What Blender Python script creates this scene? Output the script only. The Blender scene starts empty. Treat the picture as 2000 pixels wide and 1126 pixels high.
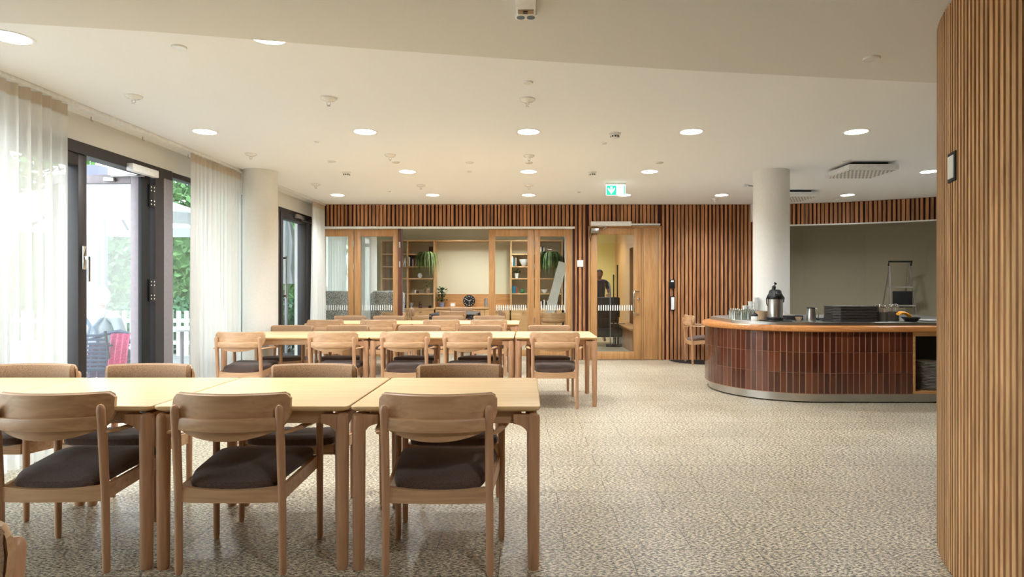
import bpy, bmesh, math, random
from mathutils import Vector, Matrix
R = random.Random(7)
PI = math.pi
C = bpy.context.scene.collection
scene = bpy.context.scene

# ------------------------------------------------------------------ camera, world, light, exposure
F = 1222.0; U0 = 1030.0; V0 = 560.0; HC = 1.273          # focal length in px, vanishing point, eye height
cam_d = bpy.data.cameras.new('camera'); cam = bpy.data.objects.new('camera', cam_d); C.objects.link(cam)
cam_d.sensor_width = 36.0; cam_d.lens = F / 2000 * 36.0
cam_d.shift_x = -(U0 - 1000) / 2000.0; cam_d.shift_y = -(563 - V0) / 2000.0
cam_d.clip_start = 0.05; cam_d.clip_end = 300
cam.location = (0, 0, HC); cam.rotation_euler = (PI / 2, 0, 0)
scene.camera = cam

world = bpy.data.worlds.new('world'); scene.world = world; world.use_nodes = True
wn = world.node_tree.nodes; wl = world.node_tree.links
bg = wn['Background']
tc = wn.new('ShaderNodeTexCoord'); sp = wn.new('ShaderNodeSeparateXYZ'); rp = wn.new('ShaderNodeValToRGB')
wl.new(tc.outputs['Generated'], sp.inputs[0]); wl.new(sp.outputs['Z'], rp.inputs[0]); wl.new(rp.outputs[0], bg.inputs['Color'])
rp.color_ramp.elements[0].position = 0.0; rp.color_ramp.elements[0].color = (0.93, 0.97, 1.0, 1)
rp.color_ramp.elements[1].position = 0.9; rp.color_ramp.elements[1].color = (0.70, 0.84, 1.0, 1)
bg.inputs['Strength'].default_value = 3.0

sun_d = bpy.data.lights.new('sun', 'SUN'); sun = bpy.data.objects.new('sun', sun_d); C.objects.link(sun)
sun_d.energy = 0.8; sun_d.angle = math.radians(2); sun_d.color = (1, 0.96, 0.88)
sun.rotation_euler = Vector((-0.42, 0.30, -0.85)).to_track_quat('-Z', 'Y').to_euler()

scene.view_settings.view_transform = 'Standard'; scene.view_settings.look = 'None'
scene.view_settings.gamma = 1.0; scene.view_settings.use_curve_mapping = False
scene.view_settings.exposure = 1.2
DOWN_W = 66.0            # watts of one ceiling downlight

def P(u, v, Y):          # a pixel of the photograph at depth Y, as a point of the place
    return Vector(((u - U0) * Y / F, Y, HC - (v - V0) * Y / F))
def px(u, Y): return (u - U0) * Y / F
def pz(v, Y): return HC - (v - V0) * Y / F

# ------------------------------------------------------------------ materials
def srgb(r, g, b):
    f = lambda c: (c / 255 / 12.92) if c / 255 <= 0.04045 else ((c / 255 + 0.055) / 1.055) ** 2.4
    return (f(r), f(g), f(b), 1)
def newmat(name):
    m = bpy.data.materials.new(name); m.use_nodes = True
    return m, m.node_tree.nodes, m.node_tree.links, m.node_tree.nodes['Principled BSDF']
def plain(name, col, rough=0.6, metal=0.0, noise=0.06, nscale=30, bump=0.0, coat=0.0):
    m, n, l, b = newmat(name)
    b.inputs['Roughness'].default_value = rough; b.inputs['Metallic'].default_value = metal
    if coat: b.inputs['Coat Weight'].default_value = coat
    t = n.new('ShaderNodeTexCoord'); nz = n.new('ShaderNodeTexNoise'); nz.inputs['Scale'].default_value = nscale
    l.new(t.outputs['Object'], nz.inputs['Vector'])
    r = n.new('ShaderNodeValToRGB'); l.new(nz.outputs['Fac'], r.inputs[0])
    r.color_ramp.elements[0].position = 0.3; r.color_ramp.elements[1].position = 0.7
    r.color_ramp.elements[0].color = tuple(c * (1 - noise) for c in col[:3]) + (1,)
    r.color_ramp.elements[1].color = tuple(min(1, c * (1 + noise)) for c in col[:3]) + (1,)
    l.new(r.outputs[0], b.inputs['Base Color'])
    if bump:
        bp = n.new('ShaderNodeBump'); bp.inputs['Strength'].default_value = bump; bp.inputs['Distance'].default_value = 0.002
        l.new(nz.outputs['Fac'], bp.inputs['Height']); l.new(bp.outputs[0], b.inputs['Normal'])
    return m
def wood(name, dark, light, axis='Z', rough=0.45, island=0.0, scale=9.0, stretch=14.0, hue=None):
    """grain runs along AXIS; ISLAND varies the tone from one loose board to the next"""
    m, n, l, b = newmat(name)
    b.inputs['Roughness'].default_value = rough
    t = n.new('ShaderNodeTexCoord'); mp = n.new('ShaderNodeMapping'); l.new(t.outputs['Object'], mp.inputs[0])
    s = [stretch, stretch, stretch]; s['XYZ'.index(axis)] = 1.0
    mp.inputs['Scale'].default_value = s
    nz = n.new('ShaderNodeTexNoise'); nz.inputs['Scale'].default_value = scale / 3; nz.inputs['Detail'].default_value = 5
    nz.inputs['Distortion'].default_value = 0.6
    geo = n.new('ShaderNodeNewGeometry'); oi = n.new('ShaderNodeObjectInfo')
    add = n.new('ShaderNodeVectorMath'); add.operation = 'ADD'
    ml = n.new('ShaderNodeMath'); ml.operation = 'MULTIPLY_ADD'; ml.inputs[1].default_value = 40; 
    l.new(geo.outputs['Random Per Island'], ml.inputs[0]); l.new(oi.outputs['Random'], ml.inputs[2])
    l.new(mp.outputs[0], add.inputs[0]); l.new(ml.outputs[0], add.inputs[1]); l.new(add.outputs[0], nz.inputs['Vector'])
    r = n.new('ShaderNodeValToRGB'); l.new(nz.outputs['Fac'], r.inputs[0])
    r.color_ramp.elements[0].position = 0.28; r.color_ramp.elements[1].position = 0.68
    r.color_ramp.elements[0].color = dark; r.color_ramp.elements[1].color = light
    if island:
        hs = n.new('ShaderNodeHueSaturation')
        mr = n.new('ShaderNodeMapRange'); mr.inputs['To Min'].default_value = 1 - island; mr.inputs['To Max'].default_value = 1 + island * 0.9
        l.new(geo.outputs['Random Per Island'], mr.inputs['Value'])
        l.new(mr.outputs[0], hs.inputs['Value']); l.new(r.outputs[0], hs.inputs['Color']); l.new(hs.outputs[0], b.inputs['Base Color'])
    else:
        l.new(r.outputs[0], b.inputs['Base Color'])
    return m
def fabric(name, a, c, scale=260, rough=0.95):
    m, n, l, b = newmat(name)
    b.inputs['Roughness'].default_value = rough
    b.inputs['Sheen Weight'].default_value = 0.3
    t = n.new('ShaderNodeTexCoord'); nz = n.new('ShaderNodeTexNoise'); nz.inputs['Scale'].default_value = scale
    l.new(t.outputs['Object'], nz.inputs['Vector'])
    r = n.new('ShaderNodeValToRGB'); l.new(nz.outputs['Fac'], r.inputs[0])
    r.color_ramp.elements[0].position = 0.35; r.color_ramp.elements[1].position = 0.65
    r.color_ramp.elements[0].color = a; r.color_ramp.elements[1].color = c
    l.new(r.outputs[0], b.inputs['Base Color'])
    bp = n.new('ShaderNodeBump'); bp.inputs['Strength'].default_value = 0.3; bp.inputs['Distance'].default_value = 0.001
    l.new(nz.outputs['Fac'], bp.inputs['Height']); l.new(bp.outputs[0], b.inputs['Normal'])
    return m
def emis(name, col, s):
    m, n, l, b = newmat(name)
    b.inputs['Base Color'].default_value = col; b.inputs['Emission Color'].default_value = col; b.inputs['Emission Strength'].default_value = s
    return m
def glassmat(name, tint=(0.97, 1, 0.99, 1), refl=0.07):
    m, n, l, b = newmat(name); n.remove(b)
    tr = n.new('ShaderNodeBsdfTransparent'); tr.inputs[0].default_value = tint
    gl = n.new('ShaderNodeBsdfGlossy'); gl.inputs['Roughness'].default_value = 0.02
    mx = n.new('ShaderNodeMixShader'); mx.inputs[0].default_value = refl
    l.new(tr.outputs[0], mx.inputs[1]); l.new(gl.outputs[0], mx.inputs[2]); l.new(mx.outputs[0], n['Material Output'].inputs[0])
    return m
def sheer(name, col, clear=0.3):
    m, n, l, b = newmat(name); n.remove(b)
    tr = n.new('ShaderNodeBsdfTransparent'); tl = n.new('ShaderNodeBsdfTranslucent'); df = n.new('ShaderNodeBsdfDiffuse')
    t = n.new('ShaderNodeTexCoord'); mp = n.new('ShaderNodeMapping'); mp.inputs['Scale'].default_value = (60, 60, 4)
    l.new(t.outputs['Object'], mp.inputs[0])
    nz = n.new('ShaderNodeTexNoise'); nz.inputs['Scale'].default_value = 3; l.new(mp.outputs[0], nz.inputs['Vector'])
    r = n.new('ShaderNodeValToRGB'); l.new(nz.outputs['Fac'], r.inputs[0])
    r.color_ramp.elements[0].color = tuple(c * 0.86 for c in col[:3]) + (1,); r.color_ramp.elements[1].color = col
    for s in (tl, df): l.new(r.outputs[0], s.inputs[0])
    a = n.new('ShaderNodeMixShader'); a.inputs[0].default_value = 0.5
    l.new(tl.outputs[0], a.inputs[1]); l.new(df.outputs[0], a.inputs[2])
    mx = n.new('ShaderNodeMixShader'); mx.inputs[0].default_value = clear
    l.new(a.outputs[0], mx.inputs[1]); l.new(tr.outputs[0], mx.inputs[2]); l.new(mx.outputs[0], n['Material Output'].inputs[0])
    return m

M = {}
M['wall'] = plain('white_plaster', srgb(226, 224, 218), 0.9, noise=0.015, nscale=60)
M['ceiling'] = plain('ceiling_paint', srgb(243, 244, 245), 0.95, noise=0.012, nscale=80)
M['soffit'] = plain('shaded_ceiling_paint', srgb(226, 225, 221), 0.95, noise=0.012, nscale=80)  # greyer than the main ceiling: shade of the lower panel put into its colour
M['column'] = plain('column_paint', srgb(232, 230, 224), 0.7, noise=0.02, nscale=40)
M['olive'] = plain('olive_plaster', srgb(150, 142, 120), 0.9, noise=0.04, nscale=60)
M['beige'] = plain('beige_plaster', srgb(214, 204, 172), 0.9, noise=0.03, nscale=60)
M['beech'] = wood('beech_wood', srgb(184, 142, 104), srgb(210, 168, 126), 'X', 0.42)
M['beech_z'] = wood('beech_wood_upright', srgb(178, 132, 98), srgb(204, 158, 120), 'Z', 0.42)
M['tabletop'] = wood('tabletop_wood', srgb(222, 184, 130), srgb(240, 206, 154), 'X', 0.33, scale=6, stretch=22)
M['slat'] = wood('cedar_slats', srgb(142, 92, 58), srgb(196, 140, 94), 'Z', 0.5, island=0.30)
M['slat_near'] = wood('oiled_pine_slats', srgb(176, 130, 88), srgb(226, 180, 128), 'Z', 0.5, island=0.26)
M['slat_back'] = plain('dark_backing', srgb(64, 30, 18), 0.9)
M['oak'] = wood('oak_door_wood', srgb(164, 116, 70), srgb(194, 148, 96), 'Z', 0.42, island=0.06, scale=7, stretch=18)
M['oak_x'] = wood('oak_wood_flat', srgb(170, 120, 70), srgb(204, 152, 98), 'X', 0.45)
M['shelf'] = wood('shelf_wood', srgb(186, 140, 92), srgb(214, 172, 120), 'X', 0.5)
M['rim'] = wood('counter_edge_wood', srgb(176, 108, 54), srgb(212, 146, 84), 'X', 0.3)
M['steel'] = plain('brushed_steel', srgb(190, 188, 184), 0.28, 1.0, noise=0.05, nscale=8)
M['chrome'] = plain('chrome', srgb(215, 215, 212), 0.12, 1.0, noise=0.02)
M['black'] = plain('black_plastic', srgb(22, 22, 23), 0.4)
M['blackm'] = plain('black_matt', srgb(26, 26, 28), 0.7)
M['frame'] = plain('dark_window_frame', srgb(58, 52, 52), 0.45, 0.2)
M['frame2'] = plain('grey_door_frame', srgb(150, 142, 146), 0.5, 0.1)
M['white'] = plain('white_plastic', srgb(236, 236, 234), 0.4)
M['whitecer'] = plain('white_ceramic', srgb(238, 236, 230), 0.2, coat=0.4)
M['seat'] = fabric('brown_seat_fabric', srgb(64, 46, 38), srgb(98, 74, 60))
M['pad'] = fabric('tan_backrest_fabric', srgb(140, 106, 78), srgb(184, 148, 112))
M['greyfab'] = fabric('speckled_grey_fabric', srgb(90, 92, 92), srgb(196, 194, 186), 60)
M['glass'] = glassmat('window_glass')
M['glass_in'] = glassmat('door_glass', (0.96, 0.98, 0.96, 1), 0.05)
M['tumbler'] = glassmat('tumbler_glass', (0.90, 0.93, 0.90, 1), 0.22)
M['frost'] = plain('frosted_dashes', srgb(232, 234, 228), 0.6)
M['curtain'] = sheer('sheer_linen', (0.95, 0.93, 0.88, 1), 0.26)
M['heading'] = sheer('linen_heading', (0.74, 0.62, 0.48, 1), 0.04)
M['lamp'] = emis('lamp_diffuser', (1, 0.93, 0.8, 1), 9.0)
M['tile_c'] = None
M['paving'] = plain('pale_paving', srgb(156, 153, 148), 0.9, noise=0.1, nscale=4)
M['leaf'] = plain('tree_leaves', srgb(76, 116, 58), 0.6, noise=0.35, nscale=2.5)
M['leafd'] = plain('dark_leaves', srgb(48, 84, 44), 0.5, noise=0.4, nscale=14)
M['leafp'] = plain('striped_spider_leaves', srgb(120, 140, 78), 0.5, noise=0.5, nscale=9)
M['bark'] = plain('bark', srgb(96, 80, 66), 0.9, noise=0.3)
M['canvas'] = sheer('parasol_canvas', (0.62, 0.63, 0.63, 1), 0.0)
M['green'] = emis('exit_green', srgb(30, 170, 130), 0.9)
M['lit'] = emis('exit_white', (0.95, 1, 0.97, 1), 1.2)
M['skin'] = plain('skin', srgb(206, 160, 132), 0.6)
M['skin2'] = plain('skin_dark', srgb(150, 104, 78), 0.6)
M['hairw'] = plain('white_hair', srgb(226, 222, 214), 0.8, noise=0.12, nscale=60)
M['hairb'] = plain('dark_hair', srgb(30, 24, 22), 0.7)
M['shirt'] = fabric('white_shirt', srgb(196, 208, 216), srgb(222, 230, 236))
M['grey'] = plain('grey_strap', srgb(110, 124, 140), 0.8)
M['navy'] = plain('navy_strap', srgb(34, 44, 78), 0.6)
M['pink'] = fabric('pink_wool', srgb(196, 30, 92), srgb(226, 60, 120), 60)
M['plum'] = fabric('plum_wool', srgb(48, 26, 62), srgb(96, 36, 84), 60)
M['trousers'] = fabric('dark_trousers', srgb(30, 32, 40), srgb(46, 48, 58))
M['yellow'] = plain('yellow_corridor_paint', srgb(214, 198, 128), 0.85, noise=0.04)
M['slate'] = plain('dark_slate_laminate', srgb(64, 68, 72), 0.35)
M['clay'] = plain('beige_clay', srgb(164, 138, 108), 0.7)
M['blue'] = plain('blue_grey_glaze', srgb(122, 136, 160), 0.3)
M['orange'] = plain('orange_yellow_silicone', srgb(236, 160, 40), 0.5)
M['book_w'] = plain('book_cream', srgb(226, 218, 204), 0.7)
M['book_p'] = plain('book_pink', srgb(206, 160, 160), 0.7)
M['book_t'] = plain('book_teal', srgb(40, 104, 124), 0.7)
M['book_r'] = plain('book_red', srgb(150, 60, 46), 0.7)
M['book_k'] = plain('book_black', srgb(34, 34, 40), 0.7)
M['wicker'] = wood('dark_wicker', srgb(40, 22, 18), srgb(74, 44, 34), 'X', 0.7)
M['hedge'] = plain('hedge_leaves', srgb(58, 104, 62), 0.6, noise=0.4, nscale=3)
M['facade'] = plain('pale_facade', srgb(108, 110, 124), 0.9, noise=0.05, nscale=2)

def granite():
    m, n, l, b = newmat('granite_floor')
    t = n.new('ShaderNodeTexCoord')
    mp = n.new('ShaderNodeMapping'); mp.inputs['Rotation'].default_value = (0, 0, 0.6); mp.inputs['Scale'].default_value = (0.8, 2.0, 1)
    l.new(t.outputs['Object'], mp.inputs[0])
    nz = n.new('ShaderNodeTexNoise'); nz.inputs['Scale'].default_value = 64; nz.inputs['Detail'].default_value = 4; nz.inputs['Roughness'].default_value = 0.72
    l.new(mp.outputs[0], nz.inputs['Vector'])
    r = n.new('ShaderNodeValToRGB'); l.new(nz.outputs['Fac'], r.inputs[0])
    e = r.color_ramp.elements
    e[0].position = 0.415; e[0].color = srgb(48, 41, 35); e[1].position = 0.555; e[1].color = srgb(240, 226, 196)
    k = e.new(0.48); k.color = srgb(140, 126, 104)
    big = n.new('ShaderNodeTexNoise'); big.inputs['Scale'].default_value = 0.9; big.inputs['Detail'].default_value = 3; l.new(t.outputs['Object'], big.inputs['Vector'])
    br = n.new('ShaderNodeValToRGB'); l.new(big.outputs['Fac'], br.inputs[0])
    br.color_ramp.elements[0].position = 0.35; br.color_ramp.elements[0].color = (0.82, 0.80, 0.78, 1)
    br.color_ramp.elements[1].position = 0.6; br.color_ramp.elements[1].color = (1, 1, 1, 1)
    mu = n.new('ShaderNodeMix'); mu.data_type = 'RGBA'; mu.blend_type = 'MULTIPLY'; mu.inputs[0].default_value = 1
    l.new(r.outputs[0], mu.inputs[6]); l.new(br.outputs[0], mu.inputs[7])
    bk = n.new('ShaderNodeTexBrick'); bm_ = n.new('ShaderNodeMapping'); bm_.inputs['Location'].default_value = (0.13, -3.035, 0)
    l.new(t.outputs['Object'], bm_.inputs[0]); l.new(bm_.outputs[0], bk.inputs['Vector'])
    bk.inputs['Scale'].default_value = 1.0; bk.inputs['Brick Width'].default_value = 0.62; bk.inputs['Row Height'].default_value = 0.285
    bk.inputs['Mortar Size'].default_value = 0.0022; bk.inputs['Mortar Smooth'].default_value = 0.2
    bk.inputs['Color1'].default_value = (1, 1, 1, 1); bk.inputs['Color2'].default_value = (0.9, 0.9, 0.9, 1); bk.inputs['Mortar'].default_value = (0.22, 0.2, 0.19, 1)
    m2 = n.new('ShaderNodeMix'); m2.data_type = 'RGBA'; m2.blend_type = 'MULTIPLY'; m2.inputs[0].default_value = 1
    l.new(mu.outputs[2], m2.inputs[6]); l.new(bk.outputs['Color'], m2.inputs[7]); l.new(m2.outputs[2], b.inputs['Base Color'])
    b.inputs['Roughness'].default_value = 0.36
    bp = n.new('ShaderNodeBump'); bp.inputs['Strength'].default_value = 0.35; bp.inputs['Distance'].default_value = 0.002
    l.new(nz.outputs['Fac'], bp.inputs['Height']); l.new(bp.outputs[0], b.inputs['Normal'])
    return m
M['granite'] = granite()
def tilemat():
    m, n, l, b = newmat('glazed_brown_tile')
    geo = n.new('ShaderNodeNewGeometry'); r = n.new('ShaderNodeValToRGB'); l.new(geo.outputs['Random Per Island'], r.inputs[0])
    r.color_ramp.elements[0].color = srgb(66, 30, 18); r.color_ramp.elements[1].color = srgb(106, 54, 32)
    k = r.color_ramp.elements.new(0.5); k.color = srgb(84, 40, 24)
    l.new(r.outputs[0], b.inputs['Base Color']); b.inputs['Roughness'].default_value = 0.14; b.inputs['Coat Weight'].default_value = 0.5
    nz = n.new('ShaderNodeTexNoise'); nz.inputs['Scale'].default_value = 14
    bp = n.new('ShaderNodeBump'); bp.inputs['Strength'].default_value = 0.25; bp.inputs['Distance'].default_value = 0.004
    l.new(nz.outputs['Fac'], bp.inputs['Height']); l.new(bp.outputs[0], b.inputs['Normal'])
    return m
M['tile'] = tilemat()
M['grout'] = plain('pink_grout', srgb(190, 146, 118), 0.9)
def grillemat():
    m, n, l, b = newmat('perforated_grille')
    t = n.new('ShaderNodeTexCoord'); bk = n.new('ShaderNodeTexBrick'); l.new(t.outputs['Object'], bk.inputs['Vector'])
    bk.inputs['Scale'].default_value = 1; bk.inputs['Brick Width'].default_value = 0.045; bk.inputs['Row Height'].default_value = 0.045
    bk.inputs['Mortar Size'].default_value = 0.011; bk.offset = 0.5
    bk.inputs['Color1'].default_value = srgb(60, 60, 60); bk.inputs['Color2'].default_value = srgb(60, 60, 60); bk.inputs['Mortar'].default_value = srgb(235, 232, 226)
    l.new(bk.outputs['Color'], b.inputs['Base Color']); b.inputs['Roughness'].default_value = 0.5
    return m
M['grille'] = grillemat()

# ------------------------------------------------------------------ mesh helpers
class MB:
    def __init__(s): s.bm = bmesh.new()
    def box(s, x0, x1, y0, y1, z0, z1, bev=0.0, seg=2, mat4=None):
        b = bmesh.new(); bmesh.ops.create_cube(b, size=1.0)
        for v in b.verts:
            v.co = Vector(((x0 + x1) / 2 + v.co.x * (x1 - x0), (y0 + y1) / 2 + v.co.y * (y1 - y0), (z0 + z1) / 2 + v.co.z * (z1 - z0)))
        if bev: bmesh.ops.bevel(b, geom=list(b.edges), offset=bev, segments=seg, affect='EDGES', profile=0.5)
        return s.add(b, mat4)
    def add(s, b, mat4=None):
        if mat4 is not None: bmesh.ops.transform(b, matrix=mat4, verts=b.verts)
        me = bpy.data.meshes.new('tmp'); b.to_mesh(me); b.free(); s.bm.from_mesh(me); bpy.data.meshes.remove(me)
        return s
    def loft(s, rings, cap=True, closed=True):
        rs = [[s.bm.verts.new(p) for p in r] for r in rings]
        n = len(rings[0]); m_ = n if closed else n - 1
        for a, b in zip(rs, rs[1:]):
            for i in range(m_):
                j = (i + 1) % n
                s.bm.faces.new((a[i], a[j], b[j], b[i]))
        if cap and closed:
            s.bm.faces.new(rs[0][::-1]); s.bm.faces.new(rs[-1])
        return s
    def tube(s, pts, rad, n=12, flat=1.0, up=None):
        """round (or, FLAT < 1, oval) bar along PTS; RAD one radius or one per point"""
        pts = [Vector(p) for p in pts]; rads = rad if isinstance(rad, (list, tuple)) else [rad] * len(pts)
        rings = []; ref = Vector(up) if up else None
        for i, p in enumerate(pts):
            t = (pts[min(i + 1, len(pts) - 1)] - pts[max(i - 1, 0)]).normalized()
            r = ref or (Vector((0, 0, 1)) if abs(t.z) < 0.9 else Vector((1, 0, 0)))
            a = t.cross(r).normalized(); b = a.cross(t).normalized()
            if not ref: ref = b.copy() if False else None
            rings.append([p + a * math.cos(2 * PI * k / n) * rads[i] + b * math.sin(2 * PI * k / n) * rads[i] * flat for k in range(n)])
        return s.loft(rings)
    def lathe(s, prof, at=(0, 0, 0), n=24, cap=True):
        at = Vector(at)
        return s.loft([[at + Vector((max(r, 1e-4) * math.cos(2 * PI * k / n), max(r, 1e-4) * math.sin(2 * PI * k / n), z)) for k in range(n)] for r, z in prof], cap)
    def prism(s, poly, z0, z1):
        return s.loft([[Vector((p[0], p[1], z0)) for p in poly], [Vector((p[0], p[1], z1)) for p in poly]])
    def quad(s, *p):
        s.bm.faces.new([s.bm.verts.new(Vector(q)) for q in p]); return s
    def ball(s, c, r, n=16, squash=(1, 1, 1)):
        b = bmesh.new(); bmesh.ops.create_uvsphere(b, u_segments=n, v_segments=max(6, n // 2), radius=r)
        for v in b.verts: v.co = Vector((v.co.x * squash[0], v.co.y * squash[1], v.co.z * squash[2])) + Vector(c)
        return s.add(b)
    def obj(s, name, mat, parent=None, smooth=True, loc=None, rot=None):
        bmesh.ops.recalc_face_normals(s.bm, faces=s.bm.faces)
        me = bpy.data.meshes.new(name); s.bm.to_mesh(me); s.bm.free()
        me.materials.append(mat)
        if smooth:
            for p in me.polygons: p.use_smooth = True
            me.set_sharp_from_angle(angle=math.radians(38))
        o = bpy.data.objects.new(name, me); C.objects.link(o)
        if parent: o.parent = parent
        if loc: o.location = loc
        if rot: o.rotation_euler = rot
        return o
def bx(x0, x1, y0, y1, z0, z1, bev=0.0): return MB().box(x0, x1, y0, y1, z0, z1, bev)
def tag(o, label=None, cat=None, group=None, kind=None):
    if label: o['label'] = label
    if cat: o['category'] = cat
    if group: o['group'] = group
    if kind: o['kind'] = kind
    return o
def thing(name, label, cat, loc=(0, 0, 0), rz=0.0, group=None, kind=None):
    o = bpy.data.objects.new(name, None); C.objects.link(o); o.empty_display_size = 0.1
    o.location = loc; o.rotation_euler = (0, 0, rz)
    return tag(o, label, cat, group, kind)
def struct(name, mb, mat, label=None, cat='wall', smooth=False):
    return tag(mb.obj(name, mat, None, smooth), label, cat, None, 'structure')
def dup(root, loc, rz, label=None, group=None, scale=None):
    def cp(o, par):
        c = o.copy(); C.objects.link(c); c.parent = par
        for ch in kids.get(o.name, []): cp(ch, c)
        return c
    kids = {}
    def walk(o):
        kids[o.name] = list(o.children)
        for c in kids[o.name]: walk(c)
    walk(root); r = cp(root, None); r.location = loc; r.rotation_euler = (0, 0, rz)
    if label: r['label'] = label
    if group: r['group'] = group
    return r

CEIL = 2.715; YB = 10.95; XW = -3.75; SOFF = 2.54
# ------------------------------------------------------------------ the shell
struct('floor', bx(-4.6, 8.2, -4.2, 18.5, -0.12, 0.0), M['granite'], 'speckled brown and white granite tile floor', 'floor')
struct('ceiling', bx(-4.6, 8.2, -4.2, 18.5, CEIL, CEIL + 0.3), M['ceiling'], 'white plastered ceiling with round downlights', 'ceiling')
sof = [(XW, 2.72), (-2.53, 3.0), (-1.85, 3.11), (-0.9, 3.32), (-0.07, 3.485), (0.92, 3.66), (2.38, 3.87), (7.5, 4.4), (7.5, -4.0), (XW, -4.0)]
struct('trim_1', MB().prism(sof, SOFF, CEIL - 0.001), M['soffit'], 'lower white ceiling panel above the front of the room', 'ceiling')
wl_ = MB()
wl_.box(XW - 0.25, XW, -4.2, 11.05, 2.49, CEIL)
wl_.box(XW - 0.25, XW, 8.3, 9.42, 0, 2.49)
wl_.box(XW - 0.25, XW, -4.2, 1.5, 0, 2.49)  # unseen stretch made solid to keep window light off the front chairs
struct('wall_left', wl_, M['wall'], 'white wall band above the dark framed windows')
struct('wall_rear', bx(XW, 7.6, -4.2, -4.0, 0, CEIL), M['olive'], 'unseen olive grey wall opposite the slatted wall, dark to cut bounce')  # unseen wall, darkened to cut light bounced onto the front chairs
struct('wall_right', bx(7.5, 7.7, -4.2, 12.5, 0, CEIL), M['wall'], 'plain wall at the far right of the room')

def slats(mb, path, z0, z1, pitch=0.068, w=0.046, d=0.032, vary=0.25, z1f=None):
    """upright slats standing along a polyline PATH (room side is on its right-hand normal)"""
    segs = [(Vector(a), Vector(b)) for a, b in zip(path, path[1:])]
    L = sum((b - a).length for a, b in segs); s = pitch / 2
    while s < L - pitch / 3:
        q = s
        for a, b in segs:
            l = (b - a).length
            if q <= l: break
            q -= l
        t = (b - a).normalized(); nrm = Vector((t.y, -t.x)); c = a + t * q
        ww = w * (1 + R.uniform(-vary, vary * 0.4)) / 2; dd = d * R.uniform(0.75, 1.1)
        p = [c - t * ww, c + t * ww, c + t * ww + nrm * dd, c - t * ww + nrm * dd]
        mb.prism([(k.x, k.y) for k in p], z0, z1)
        s += pitch * (1 + R.uniform(-0.12, 0.12) * (vary > 0))
    return mb
# back wall: opening for the folding doors x -3.54..0.79 z..2.32 ; oak door x 1.08..2.33
XO0, XO1, ZO = -3.72, px(1119, YB), 2.315
D0, D1, DZ = px(1149, YB), px(1291, YB), 2.335
wb = MB()
wb.box(-4.0, XO0, YB, YB + 0.12, 0, CEIL); wb.box(XO0, XO1, YB, YB + 0.12, ZO, CEIL)
wb.box(XO1, D0, YB, YB + 0.12, 0, CEIL); wb.box(D0, D1, YB, YB + 0.12, DZ, CEIL); wb.box(D1, 4.02, YB, YB + 0.12, 0, CEIL)
wback = struct('wall_back', wb, M['slat_back'], 'wall clad in upright brown wooden slats around the glazed doors')
sl = MB()
slats(sl, [(XO0 + 0.2, YB), (XO1 + 0.01, YB)], ZO + 0.02, CEIL - 0.004)
slats(sl, [(XO1 + 0.02, YB), (D0, YB)], 0.005, CEIL - 0.004)
slats(sl, [(D0, YB), (D1, YB)], DZ + 0.01, CEIL - 0.004)
slats(sl, [(D1, YB), (4.0, YB)], 0.005, CEIL - 0.004)
sl.obj('slat_cladding', M['slat'], wback, False)
struct('trim_2', bx(XO0, XO1 + 0.03, YB - 0.045, YB + 0.01, ZO - 0.025, ZO + 0.012), M['white'], 'thin white track above the glazed folding doors', 'trim')
# curved band over the niche, and the niche
band = [(4.0, 10.95), (4.3, 10.91), (4.6, 10.86), (5.0, 10.77), (5.4, 10.64), (5.8, 10.46), (6.2, 10.24), (6.6, 9.98), (7.1, 9.6), (7.5, 9.28)]
bb = MB(); off = [(x, y + 0.12) for x, y in band]
bb.prism(band + off[::-1], 2.345, CEIL)
wband = struct('wall_bar', bb, M['slat_back'], 'curved slatted wall band above the olive niche')
slats(MB(), band, 2.36, CEIL)
sb = slats(MB(), band, 2.355, CEIL - 0.004); sb.obj('slat_cladding', M['slat'], wband, False)
struct('trim_3', MB().prism([(x, y - 0.04) for x, y in band] + [(x, y + 0.1) for x, y in band[::-1]], 2.335, 2.352), M['white'], 'thin white curved edge under the slatted band', 'trim')
nb = MB(); nw = [(4.02, 11.9), (5.2, 11.8), (6.2, 11.45), (7.0, 10.95), (7.5, 10.6)]
nb.prism(nw + [(x, y + 0.12) for x, y in nw[::-1]], 0, CEIL)
nb.box(3.9, 4.02, YB + 0.12, 12.0, 0, CEIL)
struct('wall_niche', nb, M['olive'], 'olive grey plaster wall of the niche behind the bar')
# the slatted drum at the right edge
DC = Vector((3.364, 2.284)); DR = 1.56
dr = MB(); arc = [(DC.x + (DR - 0.028) * math.cos(a), DC.y + (DR - 0.02) * math.sin(a)) for a in [2 * PI * k / 96 for k in range(96)]]
dr.prism(arc, 0, SOFF - 0.002)
drum = struct('wall_drum', dr, M['slat_back'], 'curved wall of narrow light wooden slats at the right edge')
ds = MB(); nsl = 176
for k in range(nsl):
    a = PI * 0.5 + k * (PI * 1.1) / nsl
    w = 0.0180 * R.uniform(0.8, 1.12); d = 0.034
    c = DC + Vector((math.cos(a), math.sin(a))) * (DR - 0.029); t = Vector((-math.sin(a), math.cos(a))); nn = Vector((math.cos(a), math.sin(a)))
    p = [c - t * w / 2, c + t * w / 2, c + t * w / 2 + nn * d, c - t * w / 2 + nn * d]
    ds.prism([(q.x, q.y) for q in p], 0.004, SOFF - 0.004)
ds.obj('slat_cladding', M['slat_near'], drum, False)
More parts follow.
